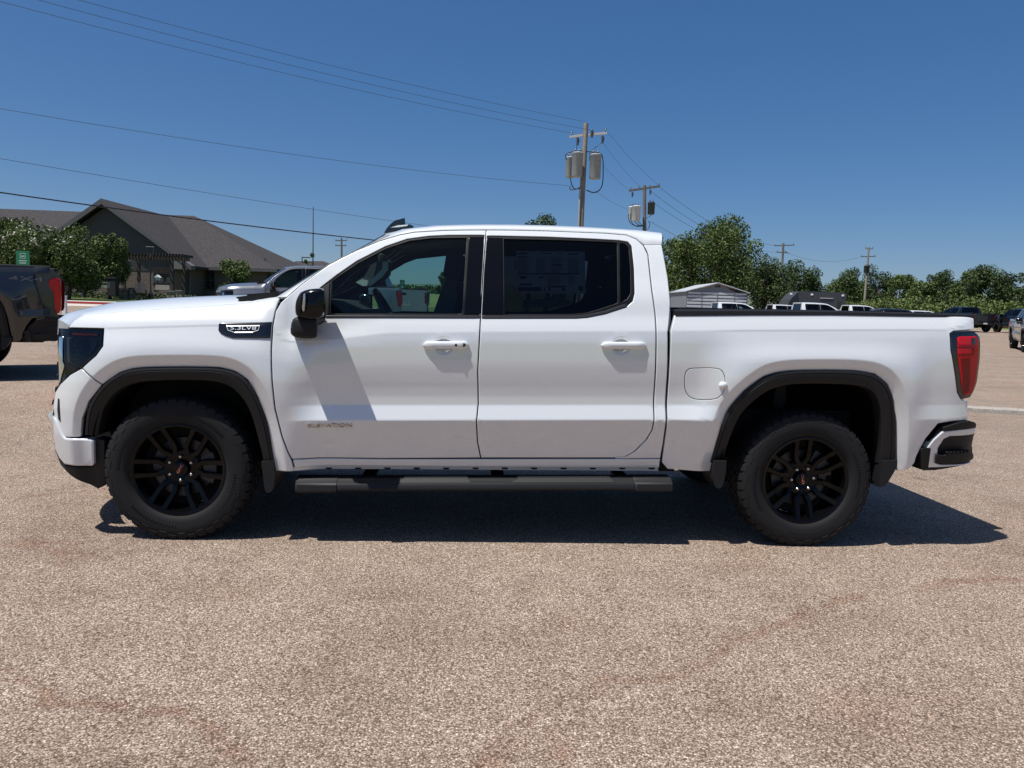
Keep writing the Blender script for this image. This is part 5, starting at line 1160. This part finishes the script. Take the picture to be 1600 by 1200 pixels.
# main roof: front slope, back slope, hip
zE = hc.z; xL = -45.0; yB = 2*yR-yM
slab([(xL, yM-.6, zE), (hc.x, yM-.6, zE), (rr_.x, yR, zR-.25), (xL, yR, zR)], 'roof_slope', ROOF, hs_)
slab([(xL, yR, zR), (rr_.x, yR, zR-.25), (hc.x, yB+.6, zE), (xL, yB+.6, zE)], 'roof_slope', ROOF, hs_)
slab([(hc.x, yM-.6, zE), (hc.x, yB+.6, zE), (rr_.x, yR, zR-.25)], 'hip_slope', ROOF, hs_)
mb = MB(); mb.box(gw, hc.x, yM-.66, yM-.6, zE-.25, zE-.02); mb.build('gutter', FASC, hs_)
# walls
zs_ = hp(230, 424, hd).z
mb = MB(); mb.prism([(-gw+.6, zs_), (gw-.6, zs_), (gw-.6, ez-.05), (0, pz-.5), (-gw+.6, ez-.05)], 1, 0, .25); mb.build('gable_siding', SIDE, hs_)
mb = MB(); mb.box(-gw+.6, gw-.6, .02, .25, -.3, zs_); mb.build('brick_wall', BRICK, hs_)
mb = MB(); mb.prism([(-.55, pz-.62), (0, pz-.16), (.55, pz-.62)], 1, -.06, -.003); mb.build('gable_vent', mat('vent_dark', (.03, .03, .032), .8), hs_)
mb = MB(); mb.box(xL, -gw+.6, yM, yM+.25, -.3, zE-.05); mb.build('brick_wall', BRICK, hs_); mb = MB(); mb.box(gw-.6, hc.x-.8, yM, yM+.25, -.3, zE-.05); mb.build('brick_wall', BRICK, hs_)
mb = MB(); mb.box(hc.x-1.05, hc.x-.8, yM, yB, -.3, zE-.05); mb.build('brick_wall', BRICK, hs_); mb = MB(); mb.box(gw-.85, gw-.6, 0.02, yM, -.3, ez-.05); mb.build('brick_wall', BRICK, hs_)
mb = MB(); mb.prism([(gw-1.6, ez-.30), (gw+.02, ez-.30), (gw+.02, ez+.0), (gw-1.6, ez+1.1)], 1, yo-.01, -.0); mb.build('eave_return', SOFF, hs_)
def window(px0, py0, px1, py1, d, y, nx=3):
    a_, b_ = hp(px0, py1, d), hp(px1, py0, d); mb = MB(); mb.box(a_.x-.08, b_.x+.08, y-.06, y-.004, a_.z-.08, b_.z+.08); w = mb.build('window', FASC, hs_)
    for i in range(nx):
        x0 = a_.x+(b_.x-a_.x)*i/nx+.03; x1 = a_.x+(b_.x-a_.x)*(i+1)/nx-.03
        for z0, z1 in ((a_.z, (a_.z+b_.z)/2-.03), ((a_.z+b_.z)/2+.03, b_.z)): mb = MB(); mb.box(x0, x1, y-.075, y-.062, z0, z1); mb.build('pane', DWIN, w)
window(241, 419, 270, 441, hd, .02); window(321, 424, 336, 452, 63, yM, 2)
a_ = hp(298, 418, hd); b_ = hp(297, 460, hd); mb = MB(); mb.tube([hp(311, 418, 61.0), hp(305, 420, hd), hp(297.5, 423, hd), hp(297, 462, hd)], .05, 6); mb.build('downspout', FASC, hs_)
for px, py, d in ((225, 330, 69.5), (259.5, 349, 66.5), (414, 404, 64)):
    p = hp(px, py, d); mb = MB(); mb.tube([p+Vector((0, 0, -.5)), p], .06, 8); mb.build('vent_pipe', TRANSD, hs_)
# far house behind
fh = at(485, 420, 95.0); fo = thing('house', 'low hipped roof of a farther house behind the windscreen', 'house', (fh[0], fh[1], 1.2), 0)
def fp(px, py, d): p = at(px, py, d); return (p[0]-fh[0], p[1]-fh[1], p[2]-1.2)
slab([fp(432, 424, 93), fp(560, 428, 93), fp(505, 408, 98), fp(462, 408, 98)], 'roof_slope', ROOF, fo); slab([fp(432, 424, 93), fp(462, 408, 98), fp(470, 424, 104)], 'hip_slope', ROOF, fo)
q0, q1_ = fp(436, 424, 93.3), fp(556, 426, 93.3); mb = MB(); mb.box(q0[0], q1_[0], q0[1]+.6, q0[1]+6, 0, q0[2]-.1); mb.build('brick_wall', BRICK, fo)
tree('tree', 'small tree top above the farther roof behind the whip aerial', 486, 396, 88, 15, OAK, 71, 1200, .17, crown_frac=.6, nl=10)
# whip aerial pole, rooftop lamp heads
w0_ = at(489.5, 323, 34.0); g = Hs(w0_[0], w0_[1]); wp = thing('whip_aerial_mast', 'thin upright whip aerial mast beyond the windscreen', 'mast', (w0_[0], w0_[1], g)); mb = MB(); mb.tube([(0, 0, 0), (0, 0, w0_[2]-g)], [.04, .014], 8); mb.build('mast', WIRE, wp); mb = MB(); mb.box(-.15, .15, -.15, .15, 0, .03); mb.build('base_plate', TRANSD, wp)
def area_light(label, px, py_top, d, armlen, sgn=1):
    t = at(px, py_top, d); g = Hs(t[0], t[1]); r_ = thing('parking_lot_light', label, 'street lamp', (t[0], t[1], g)); h = t[2]-g
    mb = MB(); mb.tube([(0, 0, 0), (0, 0, h)], [.09, .06], 10); mb.build('pole', TRANSD, r_, smooth=60)
    mb = MB(); mb.box(min(0, sgn*armlen), max(0, sgn*armlen), -.15, .15, h-.06, h+.06, .02); mb.build('lamp_head', TRANSD, r_)
area_light('dark parking lot light seen through the cab windows', 714, 400, 55, .9); area_light('flat headed light just above the end of the shingle roof', 394, 387, 92, 1.2)
area_light('flat headed light beside the small tree over the farther roof', 472, 402, 97, 1.0)
# garden lamps
def garden_lamp(label, px, top, bot, d):
    t = at(px, top, d); b_ = at(px, bot, d); r_ = thing('garden_lamp', label, 'lamp post', (b_[0], b_[1], b_[2]), group='garden lamp posts before the house'); h = t[2]-b_[2]
    mb = MB(); mb.lathe([(.16, 0), (.16, .25), (.09, .4), (.055, .5), (.045, h*.78), (.06, h*.8), (.0005, h*.81)], 10, 'z'); mb.build('post', TRANSD, r_, smooth=40)
    for s in (-1, 1): mb = MB(); mb.tube([(0, 0, h*.79), (s*.16, 0, h*.86), (s*.26, 0, h*.92), (s*.27, 0, h)], .025, 6); mb.build('lamp_bracket', TRANSD, r_, smooth=60)
    mb = MB(); mb.tube([(-.27, 0, h*.985), (.27, 0, h*.985)], .02, 6); mb.build('lamp_crossbar', TRANSD, r_)
garden_lamp('black garden lamp post standing between the flowering shrubs', 130.5, 371, 464, 50); garden_lamp('black garden lamp post standing before the pergola', 235.5, 385, 466, 52)
# pergola
pg_ = at(215, 465, 55.0); pe = thing('pergola', 'brown timber pergola with slatted top before the gable', 'pergola', (pg_[0], pg_[1], pg_[2]), -YAW)
TIMB = mat('brown_timber', (.06, .045, .038), .85)  # base colour darkened to carry the gable's shadow over the pergola
def gp(px, py): p = at(px, py, 55.0); return (p[0]-pg_[0], p[2]-pg_[2])
for px in (196, 209.5, 271, 281):
    x, z = gp(px, 404); mb = MB(); mb.box(x-.09, x+.09, -.09+(.9 if px in (209.5, 281) else 0), .09+(.9 if px in (209.5, 281) else 0), 0, z); mb.build('post', TIMB, pe)
for yy in (0, .9): x0, z = gp(190, 404); x1, _ = gp(290, 406); mb = MB(); mb.box(x0, x1, yy-.06, yy+.06, z, z+.22); mb.build('beam', TIMB, pe)
x0, z = gp(190, 401); x1, _ = gp(290, 401)
for i in range(22): x = x0+(x1-x0)*i/21; mb = MB(); mb.box(x-.03, x+.03, -.5, 1.5, z+.10, z+.28); mb.build('slat', TIMB, pe)
# stone piers, bench, utility boxes, adirondack chair, lantern
STONE = vary(mat('tan_stone', rough=.9), 4, (.16, .13, .10), (.34, .29, .23), 5, .5, 14, .04)
for px0, px1, top, bot, lab in ((187, 203, 451, 470, 'stone pier with a tan cap at the near corner of the patio'), (204, 217, 450, 466, 'low stone pier beside the dark garden chair'), (262, 276, 455, 469, 'stone pier beyond the pale bench'), (277, 287, 454, 467, 'small stone pier next to the house corner')):
    a_ = at(px0, bot, 51.0); b_ = at(px1, top, 51.0); w_ = b_[0]-a_[0]; h = b_[2]-a_[2]; r_ = thing('stone_pier', lab, 'pier', (a_[0]+w_/2, a_[1], a_[2]), group='stone piers of the patio')
    n = 3; hz = (h-.08)/n
    for k in range(n):
        mb = MB(); j = random.uniform(-.1, .1)*w_
        mb.box(-w_*.46, j-.01, -.3, .3, k*hz, k*hz+hz-.02, .015); mb.box(j+.01, w_*.46, -.3, .3, k*hz, k*hz+hz-.02, .015); mb.build('stone', STONE, r_)
    mb = MB(); mb.box(-w_*.5, w_*.5, -.34, .34, h-.08, h, .01); mb.build('cap', SOFF, r_)
def boxthing(name, lab, cat, px0, px1, top, bot, d, dep, m, legs=False):
    a_ = at(px0, bot, d); b_ = at(px1, top, d); w_ = b_[0]-a_[0]; h = b_[2]-a_[2]; r_ = thing(name, lab, cat, (a_[0]+w_/2, a_[1], a_[2])); mb = MB()
    if legs:
        mb.box(-w_/2, w_/2, -.02, .04, h*.35, h, .01); mb.build('backrest', m, r_); mb = MB(); mb.box(-w_/2, w_/2, -.45, .0, h*.30, h*.36); mb.build('seat', m, r_)
        for s in (-1, 1): mb = MB(); mb.box(s*w_*.45-.04, s*w_*.45+.04, -.42, .0, -.02, h*.31); mb.build('leg', m, r_)
    else:
        mb.box(-w_/2, w_/2, -dep/2, dep/2, 0, h*.9, .02); mb.build('cabinet', m, r_); mb = MB(); mb.box(-w_/2-.03, w_/2+.03, -dep/2-.03, dep/2+.03, h*.9, h); mb.build('lid', m, r_)
boxthing('utility_cabinet', 'pale utility cabinet on the lawn among the shrubs', 'utility box', 160, 170, 441, 450, 48, .4, mat('cabinet_tan', (.36, .34, .27), .7))
boxthing('garden_bench', 'pale bench beneath the house window', 'bench', 243, 265, 446, 456, 53, .5, mat('bench_tan', (.30, .28, .24), .7), True)
boxthing('utility_cabinet', 'dark tall cabinet in the shade beside the pale cabinet', 'utility box', 170, 184, 433, 462, 49, .5, mat('cabinet_dark', (.02, .02, .022), .8))
# adirondack chair
a_ = at(219, 468, 49.5); ch = thing('adirondack_chair', 'dark adirondack chair beside the stone piers', 'chair', (a_[0], a_[1], a_[2]), R(20)); CH = mat('chair_dark', (.02, .02, .022), .6)
for i in range(5):
    x = -.26+i*.13; mb = MB(); mb.loft([[(x-.055, .25, .35), (x+.055, .25, .35), (x+.055, .28, .35), (x-.055, .28, .35)], [(x-.05, .52, 1.05+.06*(2-abs(i-2))), (x+.05, .52, 1.05+.06*(2-abs(i-2))), (x+.05, .55, 1.05+.06*(2-abs(i-2))), (x-.05, .55, 1.05+.06*(2-abs(i-2)))]], True, True); mb.build('back_slat', CH, ch)
mb = MB(); mb.prism([(-.35, .38), (.28, .28), (.28, .33), (-.35, .43)], 0, -.3, .3); mb.build('seat', CH, ch)
for s in (-1, 1):
    mb = MB(); mb.box(s*.36-.07, s*.36+.07, -.35, .42, .58, .61); mb.build('armrest', CH, ch)
    for yy in (-.3, .3): mb = MB(); mb.box(s*.36-.03, s*.36+.03, yy-.04, yy+.04, 0, .58); mb.build('leg', CH, ch)
l_ = at(247, 438, 54.0); g0 = at(247, 462, 54.0); ln_ = thing('bird_house', 'small white bird house on a pole before the house window', 'bird house', (g0[0], g0[1], g0[2])); h = l_[2]-g0[2]
mb = MB(); mb.tube([(0, 0, 0), (0, 0, h)], .03, 6); mb.build('pole', TRANSD, ln_); mb = MB(); mb.box(-.12, .12, -.12, .12, h, h+.2); mb.build('box', PAPER, ln_); mb = MB(); mb.prism([(-.2, h+.2), (.2, h+.2), (0, h+.38)], 1, -.18, .18); mb.build('roof', PAPER, ln_)
# pavilion roof corner at the left edge
v0 = at(-60, 465, 46.0); pv = thing('pavilion', 'brown hipped pavilion roof reaching in behind the green sign', 'pavilion', (v0[0], v0[1], v0[2]))
def vp(px, py, dy=0): p = at(px, py, 46.0); return (p[0]-v0[0], dy, p[2]-v0[2])
e1, e2, ap = vp(-140, 399), vp(19, 397), vp(-60, 372); BRR = vary(mat('brown_roof', rough=.9), 6, (.09, .065, .05), (.15, .11, .085), 5)
hw = (e2[0]-e1[0])/2; cx = (e1[0]+e2[0])/2
for i in range(4):
    cs_ = [(cx-hw, -hw), (cx+hw, -hw), (cx+hw, hw), (cx-hw, hw)]; p, q = cs_[i], cs_[(i+1) % 4]; slab([(p[0], p[1]+hw, e1[2]), (q[0], q[1]+hw, e1[2]), (cx, hw, ap[2])], 'roof_slope', BRR, pv, .1)
for sx_ in (-1, 1):
    for sy_ in (0.15, 1.85): mb = MB(); mb.box(cx+sx_*hw*.85-.08, cx+sx_*hw*.85+.08, hw*sy_-.08, hw*sy_+.08, 0, e1[2]); mb.build('post', TIMB, pv)
# shrubs before the house
tree('crape_myrtle', 'white flowering crape myrtle filling the space behind the black pickup', 20, 342, 43, 84, OAK, 81, 24000, .085, crown_frac=.97, nl=44, flowers=200, group='flowering shrubs before the house')
tree('crape_myrtle', 'sparsely flowering crape myrtle behind the garden lamp post', 104, 355, 45, 68, OAK, 82, 20000, .085, crown_frac=.95, nl=40, flowers=60, group='flowering shrubs before the house')
tree('crape_myrtle', 'green crape myrtle hanging over the pergola corner', 168, 368, 50, 50, OAK, 83, 14000, .09, crown_frac=.86, nl=30, flowers=6, group='flowering shrubs before the house')
tree('round_bush', 'rounded green bush at the right end of the house', 368, 407, 55, 37, OAK, 84, 13000, .085, crown_frac=1.0, nl=22, cat='bush')
P = []
for px in np.arange(40, 300, 7):
    c = at(px, 462, 53+rg5.uniform(-1.5, 1.5)); g = Hs(c[0], c[1])+.14; v = rg5.normal(size=(70, 3)); v /= np.linalg.norm(v, axis=1)[:, None]; q = np.array([c[0], c[1], g+.2])+v*np.array([.5, .4, .28])*rg5.uniform(.5, 1, (70, 1)); P.append(q[q[:, 2] > g])
P = np.vstack(P); uo = leaves_mesh('ground_cover', P, rg5.uniform(.06, .12, len(P)), DARKLEAF, None); tag(uo, 'low dark ground cover along the foot of the house', 'ground cover', kind='stuff')
# green signs
GREEN = mat('sign_green', (.012, .17, .075), .5); SIGNW = mat('sign_white', (.55, .68, .60), .6)
def sign(label, x0, y0, x1, y1, d):
    a_ = at(x0, y1, d); b_ = at(x1, y0, d); w_ = b_[0]-a_[0]; h = b_[2]-a_[2]; cx = (a_[0]+b_[0])/2; g = Hs(cx, a_[1]); r_ = thing('green_sign', label, 'sign', (cx, a_[1], g), 0, 'green parking signs'); z0 = a_[2]-g
    mb = MB(); mb.box(-w_/2, w_/2, -.008, .008, z0, z0+h); mb.build('panel', GREEN, r_); mb = MB(); mb.box(-.03, .03, .009, .06, 0, z0+h*.9); mb.build('post', TRANS, r_)
    s = w_*.20; zc = z0+h*.76; t = w_*.03
    mb = MB(); mb.box(-s, s, -.0105, -.0085, zc+s-t, zc+s); mb.box(-s, s, -.0105, -.0085, zc-s, zc-s+t); mb.box(-s, -s+t, -.0105, -.0085, zc-s+t, zc+s-t); mb.box(s-t, s, -.0105, -.0085, zc-s+t, zc+s-t); mb.build('icon_frame', SIGNW, r_)
    mb = MB(); mb.box(-s*.6, s*.6, -.0105, -.0085, zc-s*.3, zc+s*.05); mb.build('icon', SIGNW, r_)
    for k, ww in enumerate((.6, .5, .66, .7, .8)): zz = z0+h*(.50-.105*k); mb = MB(); mb.box(-w_*ww/2, w_*ww/2, -.0105, -.0085, zz, zz+h*.035); mb.build('print_line', SIGNW, r_)
sign('green parking sign standing up behind the black pickup bed', 26, 392.5, 47, 424, 17.0)
sign('green parking sign seen through the cab windows above the silver pickup', 624.5, 437.5, 632.5, 458, 24.0)
# hills and field seen through the cab
HILL = vary(mat('far_hill', rough=1.0, spec=.1), .01, (.10, .13, .10), (.14, .16, .12), 4)
mb = MB(); rings = []
for i in range(60):
    a_ = -1.1+2.2*i/59; dd = 1700; hgt = 42+10*math.sin(a_*3.1+.9)+5*math.sin(a_*9); x = CAM[0]+dd*math.sin(a_); y = CAM[1]+dd*math.cos(a_)
    rings.append([(x*.8, y*.8, -6), (x*.92, y*.92, hgt*.7), (x, y, hgt), (x*1.3, y*1.3, -6)])
mb.loft(rings, False); o = mb.build('hills', HILL, None, smooth=60); o['kind'] = 'structure'
xs2 = np.arange(-190, 61, 10.0); ys2 = np.arange(112, 420, 14.0); X2, Y2 = np.meshgrid(xs2, ys2); Z2 = H(X2, Y2)-.06+5.6*smooth01(115, 330, Y2)*smooth01(-190, -130, X2)*(1-smooth01(20, 60, X2))-3*smooth01(340, 410, Y2)
me = bpy.data.meshes.new('meadow_slope'); nx2 = len(xs2); me.from_pydata([tuple(v) for v in np.stack([X2.ravel(), Y2.ravel(), Z2.ravel()], 1)], [], [(j*nx2+i, j*nx2+i+1, (j+1)*nx2+i+1, (j+1)*nx2+i) for j in range(len(ys2)-1) for i in range(nx2-1)]); me.polygons.foreach_set('use_smooth', [True]*len(me.polygons)); link('meadow_slope', me, FIELD)['kind'] = 'structure'
tree('tree', 'small tree seen through the cab beside the seat headrest', 690, 426, 46, 14, OAK, 91, 900, .12, crown_frac=.6, nl=10)
P = []
for px in np.arange(560, 760, 2.5):
    for k in range(2):
        d_ = rg5.uniform(250, 330); c = at(px, 460, d_); g = Hs(c[0], c[1])+5.6*float(smooth01(115, 330, c[1])); h = rg5.uniform(1.0, 2.8); v = rg5.normal(size=(60, 3)); v /= np.linalg.norm(v, axis=1)[:, None]; P.append(np.array([c[0], c[1], g+h*.4])+v*np.array([2.5, 2.5, h*.6])*rg5.uniform(.4, 1, (60, 1)))
P = np.vstack(P); uo = leaves_mesh('hedgerow', P, rg5.uniform(.4, .9, len(P)), OAK, None); tag(uo, 'distant green hedgerow across the field', 'hedgerow', kind='stuff')
